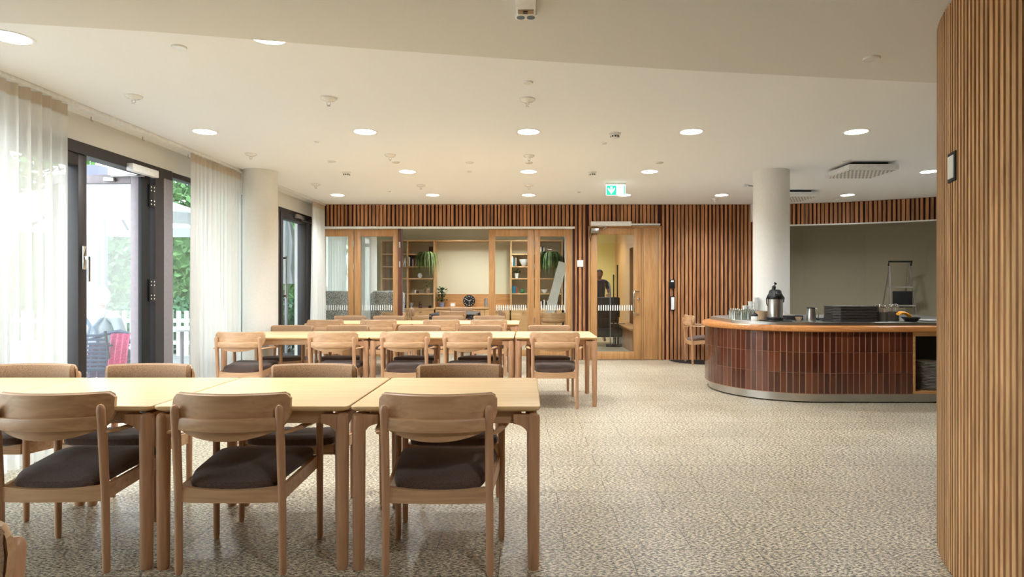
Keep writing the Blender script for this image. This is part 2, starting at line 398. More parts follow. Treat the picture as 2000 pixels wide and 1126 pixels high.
# columns
struct('wall_column_left', MB().lathe([(0.205, 0), (0.205, CEIL)], (-3.33, 7.8, 0), 48), M['column'], 'round white column beside the curtain', 'column', True).name = 'column_left'
struct('column_right', MB().lathe([(0.215, 0), (0.215, CEIL)], (3.04, 7.8, 0), 48), M['column'], 'round white column rising out of the bar', 'column', True)
struct('column_library', MB().lathe([(0.2, 0), (0.2, CEIL)], (-3.33, 13.0, 0), 32), M['column'], 'round white column seen through the glazed door', 'column', True)

# ------------------------------------------------------------------ window wall on the left
def frame_ring(y0, y1, z0, z1, w, x0, x1, mb=None):
    mb = mb or MB()
    mb.box(x0, x1, y0, y0 + w, z0, z1, 0.004); mb.box(x0, x1, y1 - w, y1, z0, z1, 0.004)
    mb.box(x0, x1, y0 + w, y1 - w, z1 - w, z1, 0.004); mb.box(x0, x1, y0 + w, y1 - w, z0, z0 + w, 0.004)
    return mb
XF0, XF1 = XW - 0.12, XW - 0.02
ni = 0
for (y0, y1) in [(1.5, 3.0), (3.0, 4.45), (6.6, 7.5), (7.5, 8.3)]:
    ni += 1
    w_ = thing('window_%d' % ni, 'dark framed tall window %s' % ('right of the open terrace door' if y0 == 6.6 else 'behind the sheer curtain' if y0 in (3.0, 7.5) else 'nearer than the left curtain'), 'window', kind='structure')
    frame_ring(y0, y1, 0, 2.49, 0.055, XF0, XF1).obj('window_frame', M['frame'], w_)
    bx(XW - 0.08, XW - 0.065, y0 + 0.05, y1 - 0.05, 0.05, 2.44).obj('pane', M['glass'], w_, False)
struct('trim_4', bx(XW - 0.14, XW + 0.005, 4.45, 6.6, 2.39, 2.49, 0.004), M['frame'], 'dark header above the open terrace door', 'trim')
struct('trim_5', MB().box(XW - 0.16, XW + 0.01, 6.29, 6.44, 0, 2.39, 0.004), M['frame'], 'dark post right of the open terrace door', 'trim')
struct('trim_7', MB().box(XW - 0.12, XW + 0.012, 6.44, 6.6, 0, 2.39, 0.003), M['frame2'], 'lilac grey post beside the dark door post', 'trim')
d1 = thing('door_1', 'closed dark framed glazed terrace door leaf with long chrome handle', 'door', kind='structure')
frame_ring(4.45, 5.34, 0.0, 2.39, 0.10, XF0, XF1 + 0.01).obj('door_frame', M['frame'], d1)
bx(XW - 0.08, XW - 0.065, 4.52, 5.26, 0.08, 2.32).obj('pane', M['glass'], d1, False)
h = MB().box(XW - 0.012, XW + 0.012, 5.27, 5.305, 1.42, 1.62, 0.004).box(XW + 0.01, XW + 0.05, 5.275, 5.30, 1.50, 1.53, 0.004).tube([(XW + 0.045, 5.287, 1.53), (XW + 0.045, 5.287, 1.32)], 0.011)
h.obj('door_handle', M['chrome'], d1)
d2 = thing('door_2', 'open grey framed glazed terrace door swung outwards', 'door', kind='structure')
f2 = MB(); y0, y1 = 6.12, 6.19; xa, xb = -4.72, -3.80
f2.box(xa, xa + 0.085, y0, y1, 0.02, 2.37, 0.004).box(xb - 0.085, xb, y0, y1, 0.02, 2.37, 0.004)
f2.box(xa + 0.085, xb - 0.085, y0, y1, 2.285, 2.37, 0.004).box(xa + 0.085, xb - 0.085, y0, y1, 0.02, 0.12, 0.004)
f2.obj('door_frame', M['frame2'], d2)
bx(xa + 0.07, xb - 0.07, 6.15, 6.16, 0.1, 2.3).obj('pane', M['glass'], d2, False)
bx(-3.795, -3.76, 6.10, 6.24, 0.02, 2.37, 0.003).obj('door_edge', M['blackm'], d2)
for z in (2.18, 1.24, 0.3):
    hg = MB().box(-3.77, -3.735, 6.195, 6.285, z - 0.11, z + 0.11, 0.004)
    hh = hg.obj('hinge', M['black'], d2)
    sc = MB()
    for dz in (-0.085, -0.05, 0.05, 0.085):
        for dy in (6.215, 6.265): sc.lathe([(0.006, 0), (0.006, 0.004)], (0, 0, 0), 8) if False else sc.box(-3.736, -3.732, dy - 0.006, dy + 0.006, z + dz - 0.006, z + dz + 0.006)
    sc.obj('screw_heads', M['white'], hh, False)
dc = thing('door_closer', 'silver grey door closer box above the open terrace door', 'door closer')
MB().box(XW + 0.005, XW + 0.07, 5.84, 6.25, 2.36, 2.43, 0.006).obj('body', M['white'], dc)
MB().tube([(XW + 0.02, 6.1, 2.355), (-3.85, 6.05, 2.35), (-4.05, 6.09, 2.35)], 0.009).box(-4.12, -4.02, 6.075, 6.115, 2.30, 2.34, 0.004).obj('arm', M['steel'], dc)
# far terrace door
d3 = thing('door_3', 'dark framed glazed terrace door beyond the white column', 'door', kind='structure')
f3 = frame_ring(9.42, 10.86, 0, 2.49, 0.07, XF0, XF1 + 0.02); f3.obj('door_frame', M['frame'], d3)
frame_ring(9.50, 10.62, 0.02, 2.42, 0.09, XF0, XF1 + 0.03).obj('door_leaf', M['frame2'] if False else M['frame'], d3)
bx(XW - 0.08, XW - 0.065, 9.55, 10.78, 0.08, 2.38).obj('pane', M['glass'], d3, False)
MB().tube([(XW + 0.05, 9.6, 1.1), (XW + 0.05, 9.6, 1.75)], 0.012).box(XW - 0.02, XW + 0.055, 9.585, 9.615, 1.12, 1.15).box(XW - 0.02, XW + 0.055, 9.585, 9.615, 1.7, 1.73).obj('door_handle', M['chrome'], d3)
dc2 = thing('door_closer', 'small silver door closer on the far terrace door beyond the column', 'door closer')
MB().box(XW + 0.012, XW + 0.07, 10.0, 10.35, 2.38, 2.44, 0.006).obj('body', M['steel'], dc2)
bx(XW + 0.02, XW + 0.04, 10.3, 10.75, 2.36, 2.375).obj('arm', M['steel'], dc2)

# curtains
def curtain(y0, y1, label, pleats, amp=0.045, flare=0.0, x=-3.53, xflare=0.0):
    t = thing('sheer_curtain', label, 'curtain', (x, (y0 + y1) / 2, 0), 0, 'sheer curtains along the windows')
    n = pleats * 10; zs = [0.02, 0.3, 0.7, 1.2, 1.7, 2.2, 2.59]; yc = (y0 + y1) / 2
    ph = [R.uniform(0, 0.8) for _ in range(n + 1)]
    def pt(k, z):
        s = k / n; g = 1 + flare * max(0, 1 - z / 2.6) ** 1.5
        yy = (y0 + (y1 - y0) * s - yc) * g
        a = amp * (0.7 + 0.5 * (1 - z / 2.7)) * (0.75 + 0.25 * math.sin(s * 17 + 1))
        return Vector((a * math.sin(2 * PI * pleats * s + 0.5 * math.sin(s * 9) + 0.25 * (1 - z / 2.7) * math.sin(s * 23)) + xflare * (1 - z / 2.7), yy, z))
    mb = MB(); rows = [[pt(k, z) for k in range(n + 1)] for z in zs]
    mb.loft(rows, False, False).obj('drape', M['curtain'], t)
    mb = MB(); mb.loft([[pt(k, z) for k in range(n + 1)] for z in (2.585, 2.63, 2.675)], False, False).obj('heading_tape', M['heading'], t)
    return t
curtain(3.45, 4.80, 'cream sheer curtain at the left edge of the room, left of the terrace door', 13)
curtain(6.56, 7.72, 'cream sheer curtain between the terrace door and the white column', 13)
curtain(10.28, 10.86, 'narrow gathered cream curtain in the far left corner', 9, 0.05, 0.25, -3.52)
rl = thing('curtain_rail', 'white curtain rail running along the ceiling edge by the windows', 'curtain rail')
MB().box(-3.55, -3.51, -3.9, 10.9, 2.68, SOFF + 0.165, 0.003).obj('rail', M['white'], rl) if False else None
MB().box(-3.55, -3.51, 2.75, 10.9, 2.683, 2.7145, 0.003).obj('rail', M['white'], rl)
bx(-3.72, -3.56, 2.75, 10.9, 2.702, 2.7145).obj('cover_strip', M['white'], rl)
for y in (5.25, 5.95, 6.75): MB().tube([(-3.66, y, 2.70), (-3.66, y, 2.67), (-3.645, y, 2.66)], 0.004, 6).obj('hook', M['steel'], rl)

# ------------------------------------------------------------------ folding glazed oak doors and the oak door
def leaf(name, label, u0, u1, g0, g1, zt, zb_glass, dash=True, zb=0.06, y=YB + 0.02, th=0.045, ztg=None):
    """an oak framed door leaf between pixel columns u0..u1, glass between g0..g1"""
    x0, x1, a, b = [px(u, YB) for u in (u0, u1, g0, g1)]
    t = thing(name, label, 'door', kind='structure')
    m = MB(); zg = ztg if ztg else zt - 0.125
    m.box(x0, a, y, y + th, zb, zt, 0.003).box(b, x1, y, y + th, zb, zt, 0.003)
    m.box(a, b, y, y + th, zg, zt, 0.003).box(a, b, y, y + th, zb, zb_glass, 0.003)
    m.obj('door_frame', M['oak'], t)
    bx(a - 0.01, b + 0.01, y + th / 2 - 0.004, y + th / 2 + 0.004, zb_glass - 0.01, zg + 0.01).obj('pane', M['glass_in'], t, False)
    if dash:
        m = MB(); k = a + 0.02
        while k < b - 0.015:
            m.box(k, k + 0.016, y + th / 2 - 0.007, y + th / 2 - 0.0045, 0.865, 0.955); k += 0.039
        m.obj('frosted_dashes', M['frost'], t, False)
    return t
bot = 0.17
l1 = leaf('door_4', 'leftmost oak framed glazed folding door leaf beside the corner curtain', 622, 690, 634, 679, 2.285, bot)
l2 = leaf('door_5', 'oak framed glazed folding door leaf left of the open library entrance', 691.5, 778, 704, 767, 2.285, bot)
l3 = leaf('door_6', 'oak framed glazed folding door leaf right of the open library entrance', 954.5, 1043, 967, 1030, 2.285, bot)
l4 = leaf('door_7', 'rightmost oak framed glazed folding door leaf with a plant behind', 1044.5, 1118, 1055, 1105, 2.285, bot)
for t, u in ((l1, 690.7), (l3, 1043.7)):
    for v in (476, 520, 625):
        z = pz(v, YB); x = px(u, YB)
        MB().tube([(x, YB + 0.012, z - 0.05), (x, YB + 0.012, z + 0.05)], 0.009, 10).obj('hinge', M['steel'], t)
# a leaf folded away behind, seen on edge
x = px(781, YB)
fo = thing('door_8', 'folded dark edged door leaf standing on edge beside the library entrance', 'door', kind='structure')
bx(x - 0.03, x + 0.022, YB - 0.01, YB + 0.14, 0.03, 2.29, 0.003).obj('door_edge', plain('dark_oak_edge', srgb(92, 52, 36), 0.5), fo)
for v in (478, 516): MB().box(x - 0.012, x + 0.012, YB - 0.018, YB - 0.009, pz(v, YB) - 0.05, pz(v, YB) + 0.05, 0.002).obj('hinge', M['steel'], fo)
dd = thing('door_9', 'oak door with a tall glass pane and a steel pull handle', 'door', kind='structure')
m = MB(); y = YB - 0.035
a0, a1, g0, g1, b1 = [px(u, YB) for u in (1153, 1252, 1166, 1237, 1290)]
m.box(a0, g0, y, y + 0.06, 0.01, 2.30, 0.003).box(g1, a1, y, y + 0.06, 0.01, 2.30, 0.003).box(g0, g1, y, y + 0.06, pz(458, YB), 2.30, 0.003).box(g0, g1, y, y + 0.06, 0.01, pz(686, YB), 0.003)
m.obj('door_leaf', M['oak'], dd)
bx(g0, g1, y + 0.02, y + 0.03, pz(686, YB), pz(458, YB)).obj('pane', M['glass_in'], dd, False)
m = MB(); k = g0 + 0.02
while k < g1 - 0.02: m.box(k, k + 0.019, y + 0.016, y + 0.0195, 0.86, 0.955); k += 0.041
m.obj('frosted_dashes', M['frost'], dd, False)
bx(px(1256, YB), px(1284, YB), y, y + 0.06, 0.01, 2.30, 0.003).obj('side_panel', M['oak'], dd)
MB().box(D0, a0 - 0.004, y - 0.01, y + 0.07, 0, DZ, 0.003).box(px(1285, YB), D1, y - 0.01, y + 0.07, 0, DZ, 0.003).box(a0 - 0.004, px(1285, YB), y - 0.01, y + 0.07, 2.305, DZ, 0.003).box(a1 + 0.006, px(1255.5, YB), y + 0.01, y + 0.05, 0, 2.305).obj('door_frame', M['oak'], dd)
hx = px(1236, YB) - 0.0; z0, z1 = pz(612, YB), pz(568, YB)
MB().tube([(px(1247, YB), y, z1), (hx + 0.02, y - 0.06, z1), (hx, y - 0.07, z1 - 0.03), (hx, y - 0.07, z0 + 0.03), (hx + 0.02, y - 0.06, z0), (px(1247, YB), y, z0)], 0.013, 10).obj('door_handle', M['chrome'], dd)
MB().lathe([(0.022, 0), (0.022, 0.012), (0.012, 0.02)], (0, 0, 0), 16).obj('lock', M['chrome'], dd, True, (px(1246.5, YB), y, pz(583, YB)), (PI / 2, 0, 0))
# automatic opener over the oak door
op = thing('door_opener', 'long white automatic door opener above the oak door', 'door opener')
MB().box(px(1153, YB), px(1231, YB), YB - 0.14, YB - 0.045, pz(442, YB), pz(433.5, YB), 0.005).obj('body', M['white'], op)
bx(px(1231, YB), px(1288, YB), YB - 0.07, YB - 0.046, pz(440.5, YB), pz(437, YB)).obj('rail', M['white'], op)
MB().box(px(1153.5, YB), px(1169, YB), YB - 0.1, YB - 0.055, pz(456, YB), pz(446, YB), 0.008).obj('sensor', M['steel'], op)
MB().tube([(px(1156, YB), YB - 0.11, pz(444, YB)), (px(1151, YB), YB - 0.1, pz(450, YB)), (px(1150, YB), YB - 0.09, pz(462, YB)), (px(1153, YB), YB - 0.07, pz(471, YB)), (px(1156, YB), YB - 0.06, pz(456, YB))], 0.006, 8).obj('cable', M['black'], op)
MB().tube([(px(1167, YB), YB - 0.12, pz(444, YB)), (px(1185, YB), YB - 0.13, pz(442.5, YB)), (px(1177, YB), YB - 0.07, pz(448, YB))], 0.008, 8).obj('arm', M['steel'], op)
def plate(name, label, cat, u0, u1, v0, v1, Y, mat, th=0.012, yoff=0.04):
    t = thing(name, label, cat)
    MB().box(px(u0, Y), px(u1, Y), Y - yoff - th, Y - yoff, pz(v1, Y), pz(v0, Y), 0.003).obj('cover', mat, t)
    return t
t = plate('light_switch', 'square white light switch on the slats left of the oak door', 'switch', 1127, 1139, 508, 521, YB, M['white'])
bx(px(1129, YB), px(1137, YB), YB - 0.056, YB - 0.052, pz(519, YB), pz(510, YB), 0.001).obj('rocker', M['whitecer'], t)
t = plate('card_reader', 'small black card reader on the slats right of the oak door', 'card reader', 1306.5, 1316.5, 546, 563, YB, M['black'], 0.02)
bx(px(1309, YB), px(1314, YB), YB - 0.063, YB - 0.06, pz(550, YB), pz(548, YB)).obj('indicator', M['lit'], t, False)
t = plate('push_plate', 'tall white door opening switch below the black card reader', 'switch', 1308, 1317, 578, 606, YB, M['black'], 0.012)
bx(px(1309.5, YB), px(1315.5, YB), YB - 0.062, YB - 0.052, pz(604, YB), pz(580, YB), 0.002).obj('push_pad', M['white'], t)
t = plate('wall_speaker', 'white wall box high on the slats beside the right column', 'speaker', 1464, 1480, 399.5, 434, YB, M['white'], 0.1, 0.035)
t = plate('wall_socket', 'square white socket on the olive niche wall', 'socket', 1548, 1558.5, 501, 512, 11.88, M['white'], 0.012, 0.0)
MB().lathe([(0.03, 0), (0.03, 0.003)], (0, 0, 0), 16).obj('socket_hole', M['grey'], t, True, (px(1553, 11.88), 11.867, pz(506.5, 11.88)), (PI / 2, 0, 0))
# white switch sunk into the drum
sw = thing('light_switch', 'narrow white switch set in a dark slot of the near slatted wall', 'switch')
a = math.atan2(2.753 - DC.y, 1.877 - DC.x); rm = Matrix.Translation((DC.x + math.cos(a) * DR, DC.y + math.sin(a) * DR, 1.80)) @ Matrix.Rotation(a, 4, 'Z')
MB().box(-0.01, 0.010, -0.05, 0.05, -0.065, 0.065, 0.002, 2, rm).obj('recess', M['blackm'], sw)
MB().box(-0.01, 0.014, -0.034, 0.034, -0.05, 0.05, 0.002, 2, rm).obj('rocker', M['white'], sw)

# ------------------------------------------------------------------ ceiling fittings
def ceil_pt(u, v, z=CEIL):
    Y = F * (z - HC) / (V0 - v); return px(u, Y), Y
dl0 = None
rows = [(3.62, [-2.99, -1.50], 'the row nearest the camera'), (5.82, [-3.0, -1.51, 0.01, 1.525, 3.06], 'the second row'),
        (7.83, [-1.5, 0.015, 1.53, 5.03], 'the third row'), (9.83, [-2.98, -1.49, 0.02, 1.52, 3.05, 5.03], 'the row by the slatted wall')]
cnt = {2: ['left', 'right'], 4: ['leftmost', 'second from left', 'third from left', 'rightmost'], 5: ['leftmost', 'second from left', 'middle', 'fourth from left', 'rightmost'],
       6: ['leftmost', 'second from left', 'third from left', 'fourth from left', 'fifth from left', 'rightmost']}
def downlight():
    t = thing('downlight', 'x', 'ceiling light', (0, 0, 0), 0, 'recessed ceiling downlights')
    MB().lathe([(0.098, 0.0), (0.098, -0.0015), (0.118, -0.004), (0.118, 0.0)], (0, 0, 0), 40, False).obj('trim_ring', M['white'], t)
    MB().lathe([(0.098, -0.0012), (0.098, -0.0025)], (0, 0, 0), 40).obj('diffuser', M['lamp'], t)
    ld = bpy.data.lights.new('downlight_lamp', 'SPOT'); ld.energy = DOWN_W; ld.color = (0.88, 0.945, 1.0); ld.spot_size = math.radians(150); ld.spot_blend = 0.8; ld.shadow_soft_size = 0.09
    lo = bpy.data.objects.new('lamp', ld); C.objects.link(lo); lo.parent = t; lo.location = (0, 0, -0.02)
    return t
proto = downlight(); first = True
for Y, xs, rn in rows:
    for k, x in enumerate(xs):
        lab = 'round recessed downlight, %s of %s' % (cnt[len(xs)][k], rn)
        if first: proto.location = (x, Y, CEIL); proto['label'] = lab; first = False
        else: dup(proto, (x, Y, CEIL), 0, lab)
for x, y, q in ((0.75, 0.9, 'beside the drum wall'),):  # lamp added out of view to brighten the slatted drum
    dup(proto, (x, y, SOFF), 0, 'unseen downlight added in the lower ceiling, ' + q)
def sprinkler(u, v, label):
    x, Y = ceil_pt(u, v)
    t = thing('sprinkler_head', label, 'sprinkler', (x, Y, CEIL), 0, 'ceiling sprinkler heads')
    MB().lathe([(0.06, 0), (0.06, -0.008), (0.045, -0.02), (0.02, -0.026), (0.012, -0.03)], (0, 0, 0), 24).obj('escutcheon', M['whitecer'], t)
    MB().tube([(-0.012, 0, -0.028), (-0.014, 0, -0.048), (0, 0, -0.058), (0.014, 0, -0.048), (0.012, 0, -0.028)], 0.003, 6).lathe([(0.013, -0.058), (0.013, -0.061)], (0, 0, 0), 12).obj('deflector', M['chrome'], t)
for u, v, lb in [(261, 187, 'nearest left, above the terrace door'), (642, 191, 'nearest row, left of centre'), (1030, 193, 'nearest row, at the centre'),
                 (490, 300, 'middle row, above the left column'), (762, 302, 'middle row, left of centre'), (1033, 303, 'middle row, at the centre'),
                 (617, 359, 'far row, above the corner curtain'), (822, 361, 'far row, left of centre'), (1033, 361, 'far row, at the centre'),
                 (1396, 388, 'far row, above the chair by the slats'), (1636, 388, 'far row, above the olive niche')]:
    sprinkler(u, v, 'white round sprinkler head, ' + lb)
for u, v, lb in [(1201, 260, 'nearest of the three, right of centre'), (677, 336, 'far left of the three'), (1157, 336, 'above the oak door')]:
    x, Y = ceil_pt(u, v)
    t = thing('smoke_detector', 'white smoke detector with dark vents, ' + lb, 'smoke detector', (x, Y, CEIL), 0, 'smoke detectors')
    MB().lathe([(0.055, 0), (0.055, -0.012), (0.04, -0.018), (0.038, -0.042), (0.028, -0.05)], (0, 0, 0), 28).obj('housing', M['white'], t)
    m = MB()
    for k in range(9):
        a = 2 * PI * k / 9; m.box(-0.006, 0.006, -0.0415, -0.036, -0.040, -0.026, 0.0, 1, Matrix.Rotation(a, 4, 'Z'))
    m.obj('vent_slots', M['black'], t, False)
def disc(u, v, r, label, z=CEIL, mat='whitecer'):
    x, Y = ceil_pt(u, v, z)
    t = thing('ceiling_disc', label, 'ceiling cap', (x, Y, z), 0, 'flat round ceiling caps')
    MB().lathe([(r, 0), (r, -0.006), (r * 0.93, -0.010)], (0, 0, 0), 28).obj('cap', M[mat], t)
    MB().lathe([(r * 0.8, 0.002 - 0.002), (r * 0.8, -0.0002)], (0, 0, 0), 20).obj('gasket', M['grey'], t) if False else None
for u, v, r, lb in [(350, 91, 0.042, 'near the left curtain'), (1032, 160, 0.032, 'at the centre nearest the camera'), (648, 315, 0.045, 'far left of the row of five'),
                    (773, 316, 0.045, 'second of the row of five'), (917, 317, 0.045, 'middle of the row of five'), (1033, 317, 0.045, 'fourth of the row of five'),
                    (1288, 317, 0.045, 'right end of the row of five'), (618, 277, 0.022, 'tiny, above the left column'), (1180, 279, 0.024, 'tiny, behind the near smoke detector'),
                    (917, 334, 0.03, 'behind the middle one of the row of five'), (760, 373, 0.025, 'tiny, by the slatted wall at left'), (1131, 374, 0.025, 'tiny, by the slatted wall left of the exit sign'),
                    (1654, 313, 0.045, 'in front of the near ceiling cassette')]:
    disc(u, v, r, 'flat white round ceiling cap, ' + lb)
disc(1702, 113, 0.045, 'flat grey white round cap on the lower ceiling at right', SOFF)
# power module on the lower ceiling
x, Y = ceil_pt(1027, 8, SOFF)
pm = thing('power_module', 'white socket module hanging from the lower ceiling at the top centre', 'socket', (x, Y, SOFF))
MB().box(-0.045, 0.045, -0.16, 0.05, -0.03, 0.0, 0.004).obj('housing', M['white'], pm)
MB().box(-0.05, 0.05, 0.052, 0.10, -0.028, 0.0, 0.004).obj('twin_socket', M['white'], pm)
for sx in (-0.023, 0.023): MB().lathe([(0.019, -0.0285), (0.019, -0.0275)], (sx, 0.075, -0.001), 20).obj('socket_hole', M['grey'], pm)
bx(-0.035, 0.035, -0.012, 0.03, -0.033, -0.0295).obj('switch_plate', M['clay'], pm, False)
bx(-0.012, 0.008, -0.004, 0.022, -0.036, -0.0325).obj('data_port', M['black'], pm, False)
# exit sign
ex = thing('exit_sign', 'green and white emergency exit sign with arrow and running figure', 'exit sign', (px(1202.5, 8.7), 8.7, 0))
sx = 0.132; zt, zb_ = pz(362, 8.7), pz(381, 8.7)
MB().box(-0.14, 0.14, -0.03, 0.03, CEIL - 0.022, CEIL, 0.004).obj('mount', M['white'], ex)
bx(-sx, sx, -0.012, 0.012, zb_, zt, 0.002).obj('sign_body', M['lit'], ex)
bx(-sx + 0.003, 0.008, -0.0145, -0.012, zb_ + 0.003, zt - 0.003).obj('green_panel', M['green'], ex, False)
zc = (zt + zb_) / 2; ar = MB(); ac = -0.062
ar.box(ac - 0.013, ac + 0.013, -0.0175, -0.0145, zc - 0.01, zt - 0.018)
for s in (-1, 1):
    ar.loft([[Vector((ac + s * a_, yy, b_)) for a_, b_ in ((0.0, zb_ + 0.014), (0.047, zc + 0.012), (0.047, zc + 0.034), (0.0, zc - 0.012))] for yy in (-0.0175, -0.0145)])
ar.obj('arrow', M['lit'], ex, False)
mn = MB(); mc = 0.062
mn.ball((mc + 0.004, -0.014, zt - 0.026), 0.009, 10, (1, 0.2, 1))
mn.tube([(mc, -0.014, zt - 0.038), (mc - 0.004, -0.014, zc - 0.006)], 0.009, 8, 0.3).tube([(mc - 0.022, -0.014, zt - 0.055), (mc - 0.012, -0.014, zt - 0.04), (mc + 0.012, -0.014, zt - 0.044), (mc + 0.026, -0.014, zt - 0.056)], 0.004, 8, 0.4)
mn.tube([(mc - 0.004, -0.014, zc - 0.004), (mc + 0.016, -0.014, zc - 0.02), (mc + 0.022, -0.014, zb_ + 0.02)], 0.005, 8, 0.4).tube([(mc - 0.004, -0.014, zc - 0.004), (mc - 0.014, -0.014, zc - 0.03), (mc - 0.034, -0.014, zb_ + 0.014)], 0.005, 8, 0.4)
mn.box(sx - 0.022, sx - 0.004, -0.0145, -0.012, zb_ + 0.01, zt - 0.006)
mn.obj('running_figure', M['green'], ex)
# ceiling cassettes
for (cx, cy, w, lb) in ((3.97, 7.45, 0.29, 'large perforated white ceiling cassette above the bar'), (4.03, 9.55, 0.29, 'perforated white ceiling cassette partly behind the right column')):
    t = thing('ceiling_cassette', lb, 'air conditioner', (cx, cy, 0), 0.0, 'ceiling air cassettes')
    bx(-w * 0.72, w * 0.72, -w * 0.72, w * 0.72, 2.68, CEIL, 0.003).obj('duct_box', M['blackm'], t)
    MB().box(-w, w, -w, w, 2.618, 2.682, 0.014).obj('panel', M['white'], t)
    o = bx(-w + 0.03, w - 0.03, -w + 0.03, w - 0.03, 2.610, 2.618).obj('grille', M['grille'], t, False)
t = thing('ceiling_sensor', 'small white boxy sensor on the ceiling left of the right column', 'sensor', (px(1457, 8.8), 8.8, 0))
MB().box(-0.028, 0.028, -0.03, 0.03, pz(365, 8.8), CEIL, 0.004).obj('housing', M['white'], t)
MB().box(0.03, 0.11, -0.006, 0.006, CEIL - 0.03, CEIL - 0.015, 0.002).obj('bracket', M['steel'], t)

# ------------------------------------------------------------------ chairs and tables
def cpos(x):   # plan curve of the backrest: centre lies behind, ends wrap forward
    return -0.268 + 0.075 * (x / 0.262) ** 2
def make_chair():
    t = thing('armchair', 'x', 'chair', (0, 0, 0))
    # seat cushion
    b = MB(); rings = []; N = 14
    def seat_w(y): return 0.205 + (y + 0.19) / 0.43 * 0.045
    def slab(z_off, inset):
        r = []
        for k in range(48):
            a = 2 * PI * k / 48; ca, sa = math.cos(a), math.sin(a); e = 0.32
            xx = math.copysign(abs(ca) ** e, ca); yy = math.copysign(abs(sa) ** e, sa)
            y = 0.018 + yy * (0.222 - inset); w = seat_w(y) - inset
            zc_ = 0.415 + 0.03 * (y + 0.19) / 0.43 - 0.010 * (1 - (xx) ** 2) * 0.6
            if y < -0.1: zc_ -= 0.016 * min(1, (-0.1 - y) / 0.08)
            r.append(Vector((xx * w, y, zc_ + z_off)))
        return r
    b.loft([slab(-0.028, 0.02), slab(-0.018, 0.003), slab(0.0, 0.0), slab(0.014, 0.006), slab(0.024, 0.03), slab(0.028, 0.08), slab(0.029, 0.14)])
    b.obj('seat', M['seat'], t)
    # frame rails under the seat
    f = MB()
    rr = []
    for k in range(11):
        x = -0.215 + 0.43 * k / 10; q = 1 - (x / 0.215) ** 2
        rr.append([Vector((x, -0.212 - 0.012 * q, 0.322)), Vector((x, -0.190 - 0.012 * q, 0.322)), Vector((x, -0.190 - 0.012 * q, 0.392 - 0.014 * q)), Vector((x, -0.212 - 0.012 * q, 0.392 - 0.014 * q))])
    f.loft(rr)
    for s in (-1, 1):
        f.loft([[Vector((s * (0.226 + dx), -0.19, 0.325 + dz * 0.065)) for dx, dz in ((-0.012, 0), (0.006, 0), (0.006, 1), (-0.012, 1))],
                [Vector((s * (0.250 + dx), 0.20, 0.362 + dz * 0.06)) for dx, dz in ((-0.012, 0), (0.006, 0), (0.006, 1), (-0.012, 1))]])
    f.box(-0.24, 0.24, 0.19, 0.212, 0.365, 0.42, 0.004)
    f.obj('seat_frame', M['beech'], t)
    # legs
    for s in (-1, 1):
        MB().tube([(s * 0.231, -0.20, 0.0), (s * 0.231, -0.20, 0.02), (s * 0.229, -0.205, 0.35), (s * 0.229, -0.222, 0.60), (s * 0.229, -0.237, 0.735), (s * 0.229, -0.239, 0.750), (s * 0.229, -0.240, 0.757)],
                  [0.013, 0.0165, 0.0175, 0.019, 0.018, 0.014, 0.006], 14).obj('leg', M['beech_z'], t)
        MB().tube([(s * 0.262, 0.20, 0.0), (s * 0.262, 0.20, 0.02), (s * 0.262, 0.20, 0.40), (s * 0.262, 0.197, 0.615)], [0.012, 0.015, 0.017, 0.017], 14).obj('leg', M['beech_z'], t)
        # armrest: from the outside of the rear post, bowing out to the front leg
        pts = [(s * 0.252, -0.235, 0.636), (s * 0.262, -0.20, 0.634), (s * 0.279, -0.10, 0.633), (s * 0.287, 0.0, 0.632), (s * 0.283, 0.10, 0.630), (s * 0.268, 0.19, 0.627), (s * 0.255, 0.232, 0.626)]
        MB().tube(pts, [0.012, 0.015, 0.019, 0.023, 0.025, 0.024, 0.012], 14, 0.52, (0, 0, 1)).obj('armrest', M['beech'], t)
    # backrest shell
    sh = MB(); NX = 28
    def zlow(x): q = abs(x) / 0.262; return 0.603 + 0.062 * q ** 2.2 + (0.05 * max(0, (q - 0.86) / 0.14) ** 2)
    def ztop(x): q = abs(x) / 0.262; return 0.804 - 0.022 * max(0, (q - 0.90) / 0.10) ** 2
    outer, rings = [], []
    for k in range(NX + 1):
        x = -0.262 + 0.524 * k / NX; y = cpos(x); z0, z1 = zlow(x), ztop(x)
        th = 0.020
        rings.append([Vector((x, y, z0)), Vector((x, y - 0.004, (z0 + z1) / 2)), Vector((x, y + 0.004, z1 - 0.004)), Vector((x, y + 0.010, z1)), Vector((x, y + th, z1 - 0.003)), Vector((x, y + th - 0.004, (z0 + z1) / 2)), Vector((x, y + th, z0))])
    sh.loft(rings); shell = sh.obj('backrest', M['beech'], t)
    pd = MB(); rings = []
    for k in range(NX + 1):
        x = -0.254 + 0.508 * k / NX; e = 1 - max(0, (abs(x) - 0.235) / 0.019) ** 2 * 0.6
        y = cpos(x) + 0.018; z0, z1 = zlow(x) + 0.006, ztop(x) - 0.001
        rings.append([Vector((x, y, z0)), Vector((x, y, z1 - 0.002)), Vector((x, y + 0.010 * e, z1 + 0.003)), Vector((x, y + 0.026 * e, z1 - 0.006)), Vector((x, y + 0.034 * e, z1 - 0.03)), Vector((x, y + 0.034 * e, z0 + 0.03)), Vector((x, y + 0.022 * e, z0))])
    pd.loft(rings).obj('backrest_pad', M['pad'], shell)
    rl_ = MB(); rings = []
    for k in range(13):
        x = -0.216 + 0.432 * k / 12; y = cpos(x) - 0.001
        rings.append([Vector((x, y + 0.004, 0.646)), Vector((x, y - 0.020, 0.647)), Vector((x, y - 0.022, 0.651)), Vector((x, y - 0.022, 0.696)), Vector((x, y - 0.019, 0.701)), Vector((x, y + 0.004, 0.703))])
    rl_.loft(rings).obj('back_rail', M['beech'], t)
    return t
chair0 = make_chair(); used = [False]
